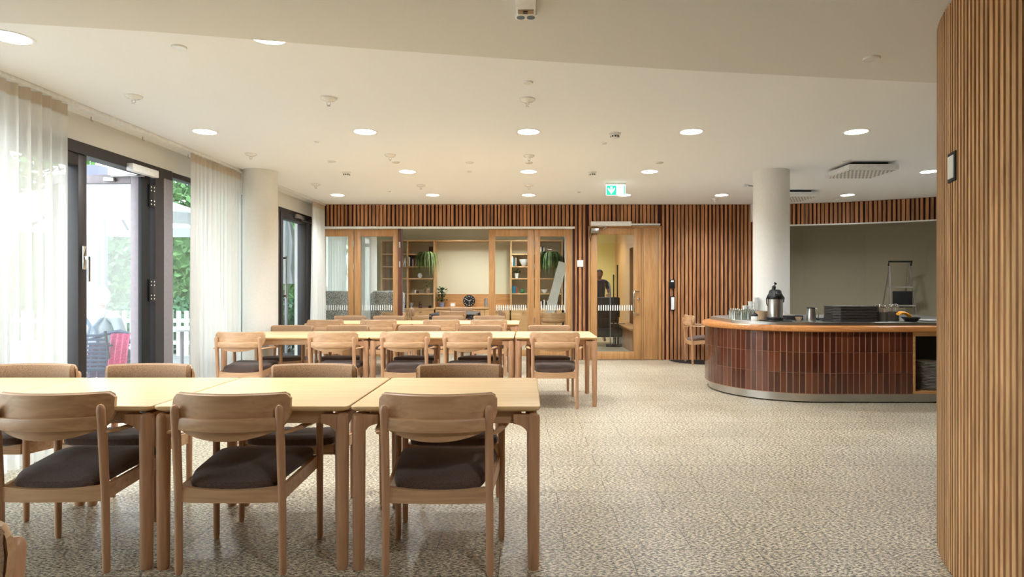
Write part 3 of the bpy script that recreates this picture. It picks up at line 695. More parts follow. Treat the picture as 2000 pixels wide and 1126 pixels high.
def place(x, y, rz, label, group):
    if not used[0]:
        used[0] = True; chair0.location = (x, y, 0); chair0.rotation_euler = (0, 0, rz); chair0['label'] = label; chair0['group'] = group; return chair0
    return dup(chair0, (x, y, 0), rz, label, group)
g = 'armchairs at the front row of tables'
place(-2.115, 2.985, 0.03, 'beech armchair seen from behind at the left of the front tables', g)
place(-1.315, 2.975, 0.0, 'beech armchair seen from behind at the middle front table', g)
place(-0.394, 2.965, -0.01, 'beech armchair seen from behind at the right end front table', g)
place(-2.985, 3.60, PI, 'armchair with tan back cloth on the far side of the front tables, leftmost', g)
place(-2.285, 3.60, PI, 'armchair with tan back cloth on the far side of the front tables, second from left', g)
place(-1.29, 3.60, PI, 'armchair with tan back cloth on the far side of the front tables, third from left', g)
place(-0.404, 3.60, PI + 0.02, 'armchair with tan back cloth on the far side of the front tables, rightmost', g)
place(-1.285, 1.055, PI, 'armchair cut off by the bottom left corner of the photo, dark cloth facing the camera', g)
g = 'armchairs at the middle row of tables'
for x, lb, r in [(-2.99, 'at the left end beside the curtain', -0.04), (-2.03, 'second from left', 0), (-1.278, 'third from left', 0), (-0.626, 'fourth from left', 0), (0.286, 'rightmost, alone at the end table', 0)]:
    place(x, 6.72, r, 'light armchair seen from behind at the middle tables, ' + lb, g)
for x, lb in [(-2.87, 'leftmost'), (-2.19, 'second from left'), (-1.317, 'third from left'), (-0.573, 'fourth from left'), (0.265, 'rightmost')]:
    place(x, 7.46, PI, 'brown cloth armchair at the far side of the middle tables, ' + lb, g)
g = 'armchairs at the back row of tables'
for x, lb in [(-2.89, 'leftmost'), (-2.13, 'second from left'), (-1.23, 'third from left'), (-0.55, 'rightmost')]:
    place(x, 9.14, 0, 'orange toned beech armchair seen from behind at the back tables, ' + lb, g)
for x, lb in [(-2.88, 'leftmost'), (-2.25, 'second from left'), (-1.29, 'third from left'), (-0.62, 'rightmost')]:
    place(x, 9.99, PI, 'armchair with tan back cloth on the far side of the back tables, ' + lb, g)
place(2.90, 10.45, -PI / 2, 'beech armchair standing sideways by the slatted wall left of the bar', 'single armchairs')
g = 'armchairs in the library room'
place(-1.44, 12.27, 0, 'armchair seen from behind at the near side of the dark library table', g)
place(-1.49, 13.95, PI, 'armchair with grey cloth at the far side of the dark library table', g)
place(-0.72, 12.9, PI / 2 + 0.15, 'armchair side-on at the right end of the dark library table', g)
place(-2.42, 11.75, -0.35, 'armchair with panelled back left of the dark library table, nearer one', g)
place(-2.3, 13.6, -PI / 2 + 0.2, 'armchair facing the dark library table from the left, farther one', g)
place(0.46, 11.55, 0.0, 'armchair behind the rightmost glazed leaf beneath the hanging plant', g)

def table(x0, x1, y0, y1, label, group, top='tabletop', name='dining_table'):
    t = thing(name, label, 'table', ((x0 + x1) / 2, (y0 + y1) / 2, 0), 0, group)
    w, d = (x1 - x0) / 2 - 0.003, (y1 - y0) / 2
    def rr(i, z, r=0.025):
        o = []
        for sx_, sy_, a0 in ((1, 1, 0), (-1, 1, PI / 2), (-1, -1, PI), (1, -1, 1.5 * PI)):
            for k in range(5):
                a = a0 + PI / 2 * k / 4; o.append(Vector((sx_ * (w - i - r) + r * math.cos(a), sy_ * (d - i - r) + r * math.sin(a), z)))
        return o
    MB().loft([rr(0.022, 0.713), rr(0.004, 0.722), rr(0, 0.728), rr(0, 0.737), rr(0.003, 0.740)]).obj('tabletop', M[top], t)
    a = MB(); i = 0.045
    wa, da = w - i, d - i
    a.box(-wa + 0.04, wa - 0.04, -da, -da + 0.022, 0.655, 0.7125).box(-wa + 0.04, wa - 0.04, da - 0.022, da, 0.655, 0.7125)
    a.box(-wa, -wa + 0.022, -da + 0.04, da - 0.04, 0.655, 0.7125).box(wa - 0.022, wa, -da + 0.04, da - 0.04, 0.655, 0.7125)
    a.obj('apron', M['beech'] if top == 'tabletop' else M['slate'], t)
    for sx_ in (-1, 1):
        for sy_ in (-1, 1):
            lx, ly = sx_ * (w - 0.032), sy_ * (d - 0.032)
            m = MB().tube([(lx, ly, 0), (lx, ly, 0.012), (lx, ly, 0.35), (lx, ly, 0.68), (lx, ly, 0.697), (lx, ly, 0.705)], [0.022, 0.026, 0.0285, 0.030, 0.026, 0.014], 18)
            # curved bracket from the leg into both aprons
            for dx, dy in ((-sx_, 0), (0, -sy_)):
                pr = []
                for k in range(7):
                    q = PI / 2 * k / 6; pr.append((0.015 + 0.075 * (1 - math.cos(q)) , 0.695 - 0.115 + 0.078 * math.sin(q)))
                pr += [(0.09, 0.700), (0.0, 0.700), (0.0, 0.58)]
                th_ = 0.017; R2 = []
                for o in (-th_, th_):
                    R2.append([Vector((lx + (dx * p_ if dx else o), ly + (dy * p_ if dy else o), z)) for p_, z in pr])
                m.loft(R2)
            m.obj('leg', M['beech_z'] if top == 'tabletop' else M['slate'], t)
    return t
g = 'tables of the front row'
table(-2.575, -1.688, 2.80, 3.685, 'light wooden table second from left in the front row', g)
table(-3.465, -2.577, 2.80, 3.685, 'light wooden table cut by the left edge of the photo in the front row', g)
table(-1.682, -0.802, 2.80, 3.685, 'light wooden table in the middle of the front row', g)
table(-0.796, 0.062, 2.795, 3.68, 'light wooden table at the right end of the front row', g)
g = 'tables of the middle row'
table(-3.27, -1.688, 6.64, 7.52, 'long light wooden table at the left of the middle row', g)
table(-1.682, -0.14, 6.64, 7.52, 'long light wooden table in the centre of the middle row', g)
table(-0.132, 0.75, 6.64, 7.52, 'short light wooden table at the right end of the middle row', g)
g = 'tables of the back row'
table(-3.24, -1.685, 9.06, 9.95, 'long light wooden table at the left of the back row', g)
table(-1.679, -0.12, 9.06, 9.95, 'long light wooden table at the right of the back row', g)
table(-1.92, -1.02, 12.15, 13.75, 'dark topped table in the library room', 'library table', 'slate', 'library_table')

# ------------------------------------------------------------------ the bar
BC = Vector((3.26, 7.83)); BR = 1.0; BX1 = 5.45; CC = Vector((3.04, 7.8))
def racetrack(off, n=96, x1=BX1):
    """outline of the bar, shrunk by OFF, sampled by direction from the column"""
    out = []
    r = BR - off
    for k in range(n):
        a = 2 * PI * k / n; d = Vector((math.cos(a), math.sin(a)))
        best = None
        # half circle on the left
        oc = CC - BC; b_ = oc.dot(d); c_ = oc.dot(oc) - r * r; t_ = -b_ + math.sqrt(b_ * b_ - c_); p = CC + d * t_
        if p.x > BC.x:
            ts = []
            if d.x > 1e-6: ts.append((x1 - off - CC.x) / d.x)
            if d.y > 1e-6: ts.append((BC.y + r - CC.y) / d.y)
            if d.y < -1e-6: ts.append((BC.y - r - CC.y) / d.y)
            p = CC + d * min(ts)
        out.append(p)
    return out
def hole(r, n=96): return [CC + Vector((math.cos(2 * PI * k / n), math.sin(2 * PI * k / n))) * r for k in range(n)]
def ringslab(prof, mat, name, parent, x1=BX1):
    """prof: (offset inward, z) from the hole's top edge out and round to the bottom"""
    rings = [[Vector((p.x, p.y, prof[0][1])) for p in hole(0.222)]] + [[Vector((p.x, p.y, z)) for p in racetrack(o, 96, x1)] for o, z in prof] + [[Vector((p.x, p.y, prof[-1][1])) for p in hole(0.222)]]
    m = MB(); m.loft(rings + [rings[0]], False); bmesh.ops.remove_doubles(m.bm, verts=m.bm.verts, dist=1e-5)
    return m.obj(name, mat, parent)
bar = thing('serving_bar', 'rounded serving bar clad in glazed brown tiles with a wooden rim', 'bar counter')
ringslab([(-0.01, 0.848), (-0.032, 0.838), (-0.04, 0.815), (-0.032, 0.790), (-0.01, 0.780)], M['rim'], 'worktop_rim', bar)
TIL_X = px(1783, 6.83)
# path of the tiled front: from the right end of the tiles round the curve to the back
def barpath(off, step=0.0645):
    pts = []; r = BR - off; x = TIL_X
    while x > BC.x: pts.append(Vector((x, BC.y - r))); x -= step
    a = -PI / 2 - (BC.x - x) / r
    while a > -1.5 * PI: pts.append(Vector((BC.x + r * math.cos(a), BC.y + r * math.sin(a)))); a -= step / r
    x = BC.x
    while x < BX1 - 0.1: pts.append(Vector((x, BC.y + r))); x += step
    return pts
bp_ = barpath(0.005)
core = MB(); ip = barpath(0.06)
core.loft([[Vector((q.x, q.y, z)) for q in bp_] for z in (0.10, 0.779)], False, False)
core.loft([[Vector((q.x, q.y, z)) for q in ip] for z in (0.10, 0.779)], False, False)
core.loft([[Vector((a.x, a.y, z)) for a in (bp_[0], ip[0])] for z in (0.10, 0.779)], False, False)
core.obj('grout_backing', M['grout'], bar, False)
til = MB(); op_ = barpath(0.0)
for a, b, ai, bi in zip(op_, op_[1:], bp_, bp_[1:]):
    t_ = (b - a); L = t_.length; t_ = t_ / L; g_ = 0.005
    n_ = Vector((t_.y, -t_.x)) * -1
    a2, b2 = a + t_ * g_, b - t_ * g_; inn = (ai - a).normalized() * 0.0055
    for k in range(3):
        z0 = 0.105 + k * 0.2255 + 0.0022; z1 = z0 + 0.2255 - 0.0044
        til.prism([(a2.x, a2.y), (b2.x, b2.y), (b2.x + inn.x, b2.y + inn.y), (a2.x + inn.x, a2.y + inn.y)], z0, z1)
til.obj('tile_cladding', M['tile'], bar, False)
kp = barpath(0.045); kick = MB()
kick.loft([[Vector((q.x, q.y, z)) for q in [Vector((BX1 - 0.05, kp[0].y))] + kp] for z in (0.012, 0.104)], False, False).obj('kick_plate', M['steel'], bar)
kp2 = barpath(0.10); k2 = MB()
k2.loft([[Vector((q.x, q.y, z)) for q in [Vector((BX1 - 0.05, kp2[0].y))] + kp2] for z in (0.0, 0.02)], False, False).obj('plinth', M['blackm'], bar)
fy = BC.y - BR
cs = MB()
cs.box(TIL_X + 0.004, TIL_X + 0.028, fy, fy + 0.5, 0.105, 0.779).box(BX1 - 0.05, BX1 - 0.02, fy, fy + 0.5, 0.105, 0.779).box(TIL_X + 0.028, BX1 - 0.05, fy, fy + 0.5, 0.105, 0.132).box(TIL_X + 0.028, BX1 - 0.05, fy, fy + 0.5, 0.735, 0.779)
cs.obj('open_shelf', M['oak_x'], bar, False)
bx(TIL_X + 0.028, BX1 - 0.05, fy + 0.49, fy + 0.5, 0.132, 0.735).obj('shelf_back', M['blackm'], bar, False)
ringslab([(0.155, 0.885), (0.150, 0.880), (0.150, 0.849)], M['steel'], 'steel_worktop', bar, BX1 - 0.02) if False else None
st = MB()
def strack(off, z): return [Vector((p.x, p.y, z)) for p in racetrack(off)]
hs = [Vector((p.x, p.y, 0.886)) for p in hole(0.222)]; hb = [Vector((p.x, p.y, 0.849)) for p in hole(0.222)]
# the steel top is a little off to the right of the wooden rim at the round end
def shiftr(r): return [Vector((max(p.x, 2.42) if p.x < BC.x else p.x, p.y, p.z)) for p in r]
st.loft([hs, shiftr(strack(0.055, 0.886)), shiftr(strack(0.050, 0.882)), shiftr(strack(0.050, 0.849)), hb, hs], False)
bmesh.ops.remove_doubles(st.bm, verts=st.bm.verts, dist=1e-5)
st.obj('steel_worktop', M['steel'], bar)
ZT = 0.886
def on_bar(u, Y): return px(u, Y), Y
# plates in the open shelf
pl0 = None
for k in range(19):
    z = 0.1325 + k * 0.0165
    if pl0 is None:
        pl0 = thing('plate', 'grey plate in the stack on the open shelf of the bar', 'plate', (4.50, 7.02, z), 0, 'stack of grey plates in the bar shelf')
        MB().lathe([(0.06, 0), (0.07, 0.003), (0.115, 0.012), (0.13, 0.0155), (0.1305, 0.0135), (0.118, 0.009), (0.072, 0.0)], (0, 0, 0), 32).obj('dish', plain('grey_plate_glaze', srgb(206, 202, 188), 0.3), pl0)
    else: dup(pl0, (4.50 + R.uniform(-.003, .003), 7.02 + R.uniform(-.003, .003), z), 0, 'grey plate in the stack on the open shelf of the bar')
# upside-down glasses
gl0 = None; gpos = []
for r_ in range(3):
    for c_ in range(4):
        gpos.append((2.475 + c_ * 0.080, 7.43 + r_ * 0.080))
for k, (x, y) in enumerate(gpos):
    lab = 'clear upturned tumbler in the cluster at the round end of the bar'
    if gl0 is None:
        gl0 = thing('drinking_glass', lab, 'glass', (x, y, ZT), 0, 'upturned tumblers on the bar')
        MB().lathe([(0.036, 0), (0.039, 0.0), (0.038, 0.08), (0.031, 0.118), (0.014, 0.126), (0.0, 0.127)], (0, 0, 0), 20, False).obj('bowl', M['tumbler'], gl0)
    else: dup(gl0, (x, y, ZT), 0, lab)
# stacks of white cups, rising to the right
cup0 = None
for k, (u, n_) in enumerate([(1455, 3), (1466, 4), (1477, 5)]):
    x, y = px(u, 7.68), 7.68
    for j in range(n_):
        lab = 'white cup in the %s stack behind the tumblers' % ('left', 'middle', 'right')[k]
        z = ZT + j * 0.050
        if cup0 is None:
            cup0 = thing('stacked_cup', lab, 'cup', (x, y, z), 0, 'white cups stacked on the bar')
            MB().lathe([(0.022, 0), (0.025, 0.001), (0.032, 0.054), (0.0335, 0.056), (0.0335, 0.059), (0.0305, 0.059), (0.023, 0.006)], (0, 0, 0), 20).obj('cup_body', M['whitecer'], cup0)
        else: dup(cup0, (x, y, z), 0, lab)
# dark mat and thermos
x, y = on_bar(1514, 7.12)
tr = thing('drip_tray', 'flat black tray under the airpot', 'tray', (px(1512, 7.1), 7.1, ZT))
MB().box(-0.13, 0.17, -0.09, 0.12, 0, 0.012, 0.004).obj('tray_base', M['black'], tr)
th = thing('airpot', 'tall steel pump airpot with black top beside the column', 'thermos', (x, 7.12, ZT + 0.012))
MB().lathe([(0.083, 0.0), (0.088, 0.006), (0.088, 0.03), (0.083, 0.036)], (0, 0, 0), 32).obj('base', M['black'], th)
MB().lathe([(0.083, 0.036), (0.083, 0.235), (0.078, 0.25)], (0, 0, 0), 36).obj('steel_body', M['steel'], th)
MB().lathe([(0.085, 0.235), (0.088, 0.25), (0.086, 0.275), (0.072, 0.30), (0.062, 0.335), (0.045, 0.345), (0, 0.347)], (0, 0, 0), 32).box(-0.028, 0.028, -0.125, -0.05, 0.27, 0.30, 0.006).obj('pump_top', M['black'], th)
MB().tube([(-0.02, 0, 0.335), (-0.012, 0, 0.38), (0.004, 0, 0.415), (0.008, 0, 0.42)], [0.022, 0.021, 0.02, 0.014], 12, 1.0).obj('pump_lever', M['black'], th)
MB().tube([(-0.088, 0, 0.265), (-0.1, 0, 0.24), (-0.098, 0, 0.19), (-0.088, 0, 0.16)], 0.006, 8).tube([(0.088, 0, 0.27), (0.102, 0, 0.25), (0.095, 0, 0.20)], 0.007, 8).obj('carry_handle', M['black'], th)
t = thing('beige_pot', 'beige straight sided pot behind the black lidded jar', 'pot', (px(1487, 7.25), 7.25, ZT))
MB().lathe([(0.058, 0), (0.062, 0.004), (0.066, 0.108), (0.06, 0.11), (0.055, 0.01)], (0, 0, 0), 28).obj('pot_body', M['clay'], t)
t = thing('condiment_jar', 'small white jar with a black domed lid at the bar edge', 'jar', (px(1473.5, 7.05), 7.05, ZT))
MB().lathe([(0.034, 0), (0.036, 0.004), (0.037, 0.05), (0.034, 0.06)], (0, 0, 0), 24).obj('jar_body', M['whitecer'], t)
MB().lathe([(0.038, 0.058), (0.038, 0.072), (0.028, 0.088), (0.010, 0.096), (0.008, 0.103), (0, 0.105)], (0, 0, 0), 24).obj('lid', M['black'], t)
t = thing('wooden_tray', 'small dark tray behind the airpot holding a pale cloth', 'tray', (px(1547, 7.45), 7.45, ZT))
MB().box(-0.10, 0.10, -0.08, 0.08, 0.0, 0.05, 0.006).obj('tray_body', M['blackm'], t)
t = thing('folded_cloth', 'pale folded cloth lying on the dark tray behind the airpot', 'cloth', (px(1538, 7.45), 7.45, ZT + 0.05))
MB().loft([[Vector((-0.07, -0.05, 0.001)), Vector((0.07, -0.05, 0.001)), Vector((0.07, 0.05, 0.001)), Vector((-0.07, 0.05, 0.001))], [Vector((-0.07, -0.05, 0.03)), Vector((0.06, -0.05, 0.008)), Vector((0.06, 0.05, 0.008)), Vector((-0.07, 0.05, 0.03))]]).obj('fold', M['book_w'], t)
t = thing('small_bowl', 'small pale bowl right of the dark tray', 'bowl', (px(1560, 7.15), 7.15, ZT))
MB().lathe([(0.02, 0), (0.024, 0.004), (0.04, 0.045), (0.038, 0.045), (0.02, 0.008)], (0, 0, 0), 24).obj('bowl_body', M['clay'], t)
t = thing('milk_jug', 'steel milk jug with dark lid right of the airpot', 'jug', (px(1584, 7.05), 7.05, ZT))
MB().lathe([(0.052, 0), (0.054, 0.005), (0.05, 0.06), (0.042, 0.12), (0.044, 0.145)], (0, 0, 0), 30).obj('jug_body', M['steel'], t)
MB().lathe([(0.046, 0.144), (0.046, 0.156), (0.03, 0.16), (0, 0.161)], (0, 0, 0), 28).obj('lid', M['black'], t)
MB().tube([(0.043, 0, 0.138), (0.072, 0, 0.135), (0.084, 0, 0.11), (0.082, 0, 0.05), (0.078, 0, 0.03)], 0.0055, 8).obj('handle', M['steel'], t)
t = thing('round_tray', 'low black round tray between the milk jug and the stacked boxes', 'tray', (px(1602, 7.35), 7.35, ZT))
MB().lathe([(0.12, 0), (0.13, 0.018), (0.125, 0.018), (0.115, 0.004)], (0, 0, 0), 30).obj('tray_body', M['black'], t)
# black stacked trays (a stack of thin dark serving trays)
tk0 = None
for k in range(10):
    lab = 'dark serving tray in the tall stack on the bar'; z = ZT + k * 0.0175
    if tk0 is None:
        tk0 = thing('serving_tray', lab, 'tray', (px(1662, 7.1), 7.1, z), 0.0, 'stack of dark serving trays')
        tm = MB(); o = []
        for i_, zz in ((0.012, 0.0), (0.0, 0.004), (0.0, 0.0165)):
            pts = []
            for sx_, sy_ in ((1, 1), (-1, 1), (-1, -1), (1, -1)):
                c1, c2 = (sx_ * (0.255 - i_), sy_ * (0.15 - i_)), None
                c = 0.06
                p1 = Vector((sx_ * (0.258 - i_), sy_ * (0.17 - i_ - c), zz)); p2 = Vector((sx_ * (0.258 - i_ - c), sy_ * (0.17 - i_), zz))
                pts += [p1, p2] if sx_ * sy_ > 0 else [p2, p1]
            o.append(pts)
        tm.loft(o).obj('tray_body', plain('dark_laminate', srgb(52, 46, 42), 0.5), tk0)
    else: dup(tk0, (px(1662, 7.1) + R.uniform(-.002, .002), 7.1, z), 0.0, lab)
# cutlery pots
for (u, Y, lb, n_, lean) in ((1724, 7.02, 'square dark cutlery pot in front, full of forks and spoons', 16, -1), (1745, 7.15, 'dark cutlery pot right behind the square one', 12, 1)):
    t = thing('cutlery_pot', lb, 'cutlery pot', (px(u, Y), Y, ZT), 0, 'cutlery pots on the bar')
    MB().lathe([(0.056, 0), (0.058, 0.004), (0.058, 0.105), (0.053, 0.105), (0.052, 0.006), (0.0, 0.006)], (0, 0, 0), 8 if lean < 0 else 24).obj('pot_body', plain('dark_pot_glaze', srgb(70, 62, 54), 0.5), t)
    for k in range(n_):
        a = R.uniform(0, 2 * PI); q = R.uniform(0.2, 1.0); dx = math.cos(a) * q * 0.045; dy = math.sin(a) * q * 0.045
        tx = (-0.09 if lean < 0 else 0.03) * R.uniform(0, 1) + dx * 0.8; L = R.uniform(0.145, 0.175)
        x0, y0 = px(u, Y) + dx * 0.5, Y + dy * 0.5
        s_ = thing('spoon', 'steel spoon standing in the ' + ('square dark cutlery pot' if lean < 0 else 'rear dark cutlery pot'), 'cutlery', (x0, y0, ZT + 0.008), 0, 'spoons in the ' + ('front' if lean < 0 else 'rear') + ' pot')
        e = Vector((tx, dy * 0.8, L))
        MB().tube([(0, 0, 0), e * 0.6, e * 0.86], [0.003, 0.003, 0.0035], 6).obj('handle', M['steel'], s_)
        b = MB(); b.ball((0, 0, 0), 0.013, 10, (0.8, 0.35, 1.3)); b.obj('spoon_bowl', M['chrome'], s_, True, tuple(e))
t = thing('black_dish', 'low black dish at the right end of the bar holding a yellow thing', 'dish', (px(1779, 7.0), 7.0, ZT))
MB().lathe([(0.05, 0), (0.06, 0.003), (0.10, 0.05), (0.095, 0.05), (0.055, 0.01)], (0, 0, 0), 28).obj('dish_body', M['black'], t)
t = thing('oven_glove', 'yellow orange glove hanging over the rim of the black dish', 'glove', (px(1769, 7.0), 7.0, ZT + 0.05))
gm = MB(); gm.loft([[Vector((xx + w_ * math.cos(a) * 0.0, 0.045 * math.cos(a), z_ + 0.014 * math.sin(a))) for a in [2 * PI * k / 12 for k in range(12)]] for xx, z_, w_ in ((-0.085, 0.035, 1), (-0.06, 0.052, 1), (-0.02, 0.048, 1), (0.02, 0.03, 1), (0.045, 0.008, 1))])
gm.obj('glove_body', M['orange'], t)
for u, Y, w_ in ((1810, 7.1, 0.09),):
    t = thing('serving_plate', 'white oval plate at the far right end of the bar', 'plate', (px(u, Y), Y, ZT))
    MB().lathe([(0.05, 0), (0.06, 0.003), (0.12, 0.012), (0.118, 0.015), (0.06, 0.006)], (0, 0, 0), 28).obj('dish', M['whitecer'], t)
# stepladder in the niche
lx, ly = 6.42, 10.75
ld = thing('stepladder', 'aluminium stepladder standing against the olive niche wall', 'ladder', (lx, ly, 0))
for s in (-1, 1):
    MB().tube([(s * 0.26, -0.18, 0), (s * 0.17, 0.05, 1.66)], 0.013, 8).obj('rail', M['steel'], ld)
    MB().tube([(s * 0.24, 0.42, 0), (s * 0.16, 0.07, 1.6)], 0.011, 8).obj('rear_leg', M['steel'], ld)
for k in range(4):
    z = 0.3 + k * 0.32; w_ = 0.26 - 0.09 * z / 1.66; yy = -0.18 + 0.23 * z / 1.66
    bx(-w_, w_, yy - 0.03, yy + 0.08, z, z + 0.025, 0.003).obj('step', M['steel'], ld)
MB().tube([(-0.19, 0.04, 1.64), (-0.20, 0.02, 1.71), (0.20, 0.02, 1.71), (0.19, 0.04, 1.64)], 0.016, 8).obj('top_guard', M['black'], ld)
MB().box(-0.17, 0.17, -0.05, -0.03, 0.92, 1.20, 0.01).obj('tool_bag', M['blackm'], ld)
struct('trim_6', bx(6.98, 7.46, 10.50, 10.55, 0, 2.2), M['frame'], 'dark door edge at the right of the olive niche', 'trim') if False else None
MB  # dark floor mat under the single chair
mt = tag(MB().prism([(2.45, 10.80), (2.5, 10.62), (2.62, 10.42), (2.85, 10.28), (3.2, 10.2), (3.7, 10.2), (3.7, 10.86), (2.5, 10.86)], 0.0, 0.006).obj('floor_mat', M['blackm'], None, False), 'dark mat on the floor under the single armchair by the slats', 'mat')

# ------------------------------------------------------------------ library room behind the folding doors
YL = 15.0; XL0, XL1 = -4.02, 0.86
lb = MB().box(XL0, XL1 + 0.1, YL, YL + 0.12, 0, CEIL)
struct('wall_library', lb, M['beige'], 'beige end wall of the library room')
struct('wall_library_right', bx(XL1, XL1 + 0.10, YB + 0.13, YL, 0, CEIL), M['wall'], 'white side wall of the library room')
wll = MB().box(XL0 - 0.1, XL0, YB + 0.12, YL, 2.45, CEIL).box(XL0 - 0.1, XL0, YB + 0.12, YB + 0.4, 0, 2.45).box(XL0 - 0.1, XL0, 14.7, YL, 0, 2.45)
struct('wall_library_left', wll, M['wall'], 'white window wall of the library room')
w_ = thing('window_8', 'bright curtained window of the library room', 'window', kind='structure')
frame_ring(YB + 0.4, 14.7, 0, 2.45, 0.06, XL0 - 0.1, XL0 - 0.03).obj('window_frame', M['frame'], w_)
bx(XL0 - 0.07, XL0 - 0.06, YB + 0.45, 14.65, 0.05, 2.4).obj('pane', M['glass'], w_, False)
lc = curtain(11.4, 14.6, 'white sheer curtain inside the library room', 20, 0.05, 0, XL0 + 0.2)
def bookcase(x0, x1, xd, label, vs):
    t = thing('bookcase', label, 'bookcase', ((x0 + x1) / 2, 14.8, 0), 0, 'bookcases in the library room')
    cx = (x0 + x1) / 2; m = MB(); zt_ = pz(471, 14.6)
    for k_, xx in enumerate((x0, xd, x1)): bx(xx - cx - 0.018, xx - cx + 0.018, -0.2, 0.19, 0.78, zt_, 0.002).obj('upright', M['shelf'], t, False)
    for v in vs:
        z = pz(v, 14.6)
        bx(x0 - cx + 0.02, x1 - cx - 0.02, -0.19, 0.19, z - 0.014, z + 0.014).obj('shelf', M['shelf'], t, False)
    bx(x0 - cx, x1 - cx, -0.2, 0.19, zt_ - 0.0, zt_ + 0.035).obj('top_board', M['shelf'], t, False)
    bx(x0 - cx - 0.018, x1 - cx + 0.018, -0.24, 0.19, 0.74, 0.78).obj('counter_board', M['shelf'], t, False)
    for q in range(2):
        a_, b_ = (x0 - cx, xd - cx) if q == 0 else (xd - cx, x1 - cx)
        d_ = bx(a_ + 0.008, b_ - 0.008, -0.235, -0.215, 0.06, 0.735, 0.002).obj('cupboard_door', M['shelf'], t, False)
        MB().box((a_ + b_) / 2 - 0.03, (a_ + b_) / 2 + 0.03, -0.25, -0.235, 0.69, 0.70).obj('handle', M['steel'], d_)
    bx(x0 - cx, x1 - cx, -0.21, 0.19, 0.0, 0.738).obj('base_cabinet', M['shelf'], t, False)
    return t
SV = (496, 520.5, 544, 573.5)
bookcase(px(745, 14.6), px(848, 14.6), px(796, 14.6), 'open bookcase left of the library niche with a trailing plant', SV)
bookcase(px(998, 14.6), px(1098, 14.6), px(1047, 14.6), 'open bookcase right of the library niche with books and bowls', SV)
sbd = thing('sideboard', 'long low wooden sideboard below the black clock', 'sideboard', (px(923, 14.6), 14.8, 0))
hw = (px(998, 14.6) - px(848, 14.6)) / 2 - 0.03
bx(-hw, hw, -0.24, 0.19, 0.76, 0.80, 0.003).obj('top_board', M['shelf'], sbd, False)
bx(-hw, hw, -0.21, 0.19, 0, 0.76).obj('base_cabinet', M['shelf'], sbd, False)
for k in range(3):
    a_ = -hw + 2 * hw * k / 3; dd_ = bx(a_ + 0.006, a_ + 2 * hw / 3 - 0.006, -0.232, -0.212, 0.06, 0.75, 0.002).obj('cupboard_door', M['shelf'], sbd, False)
    MB().box(a_ + hw / 3 - 0.04, a_ + hw / 3 + 0.04, -0.245, -0.232, 0.70, 0.71).obj('handle', M['steel'], dd_)
bx(-hw, hw, 0.165, 0.188, 0.80, pz(574, 14.9), 0.002).obj('back_panel', M['oak_x'], sbd, False)
bx(-hw, hw, -0.2, 0.19, pz(471, 14.6), pz(471, 14.6) + 0.035, 0.002).obj('top_beam', M['shelf'], sbd, False)
# clock
ck = thing('clock', 'round black clock with white markers leaning on the sideboard', 'clock', (px(916.5, 14.85), 14.83, 0.80))
zc = 0.142
cr = (PI / 2, 0, 0)
MB().lathe([(0.14, -0.02), (0.142, 0.0), (0.142, 0.02), (0.134, 0.024)], (0, 0, 0), 40).obj('case', M['black'], ck, True, (0, 0, zc), cr)
m = MB()
for k in range(12):
    a = 2 * PI * k / 12; m.box(-0.008, 0.008, -0.027, -0.0245, -0.008, 0.008, 0, 1, Matrix.Translation((0.108 * math.sin(a), 0, zc + 0.108 * math.cos(a))) @ Matrix.Rotation(a, 4, 'Y'))
m.obj('hour_marks', M['white'], ck, False)
m = MB()
for a, L, w2 in ((math.radians(300), 0.095, 0.004), (math.radians(62), 0.062, 0.005), (math.radians(178), 0.085, 0.0025)):
    m.box(-w2, w2, -0.031, -0.0285, -0.01, L, 0, 1, Matrix.Translation((0, 0, zc)) @ Matrix.Rotation(a, 4, 'Y'))
m.obj('clock_hands', M['white'], ck, False)
def leafy(mb, base, n, spread, h, size, droop=0.0, up=True):
    for k in range(n):
        a = R.uniform(0, 2 * PI); r_ = spread * math.sqrt(R.random()); z = h * R.random()
        c = Vector(base) + Vector((r_ * math.cos(a), r_ * math.sin(a) * 0.8, z))
        d = Vector((math.cos(a), math.sin(a), R.uniform(-0.6, 0.8))).normalized(); s_ = d.cross(Vector((0, 0, 1))).normalized() * size * 0.36
        mb.bm.faces.new([mb.bm.verts.new(p) for p in (c - d * size / 2, c - s_, c + d * size / 2, c + s_)])
def strap(mb, base, n, L, w):
    """long arching strap leaves that hang down"""
    for k in range(n):
        a = R.uniform(0, 2 * PI); l_ = L * R.uniform(0.55, 1); out = Vector((math.cos(a), math.sin(a) * 0.55, 0)); side = Vector((-out.y, out.x, 0)).normalized() * w
        pts = []
        for i in range(7):
            q = i / 6; pts.append(Vector(base) + out * (l_ * 0.55 * math.sin(q * 1.7)) + Vector((0, 0, l_ * (0.30 * math.sin(q * PI * 0.8) - 0.95 * q * q))))
        vs = [(mb.bm.verts.new(p - side * (1 - (i / 6) ** 2) - side * .05), mb.bm.verts.new(p + side * (1 - (i / 6) ** 2) + side * .05)) for i, p in enumerate(pts)]
        for (a1, b1), (a2, b2) in zip(vs, vs[1:]): mb.bm.faces.new((a1, b1, b2, a2))
t = thing('potted_plant', 'dark leaved plant in a blue grey pot on the sideboard', 'plant', (px(863, 14.75), 14.72, 0.80))
MB().lathe([(0.045, 0), (0.05, 0.004), (0.062, 0.11), (0.056, 0.11), (0.045, 0.02)], (0, 0, 0), 24).obj('pot', M['blue'], t)
m = MB(); leafy(m, (0, 0, 0.14), 110, 0.14, 0.34, 0.085); m.obj('foliage', M['leafd'], t, False)
MB().tube([(0, 0, 0.09), (0.01, 0, 0.3)], 0.006, 6).obj('stem', M['bark'], t)
t = thing('picture_frame', 'small wooden frame with white card on the sideboard', 'frame', (px(884, 14.6), 14.62, 0.80))
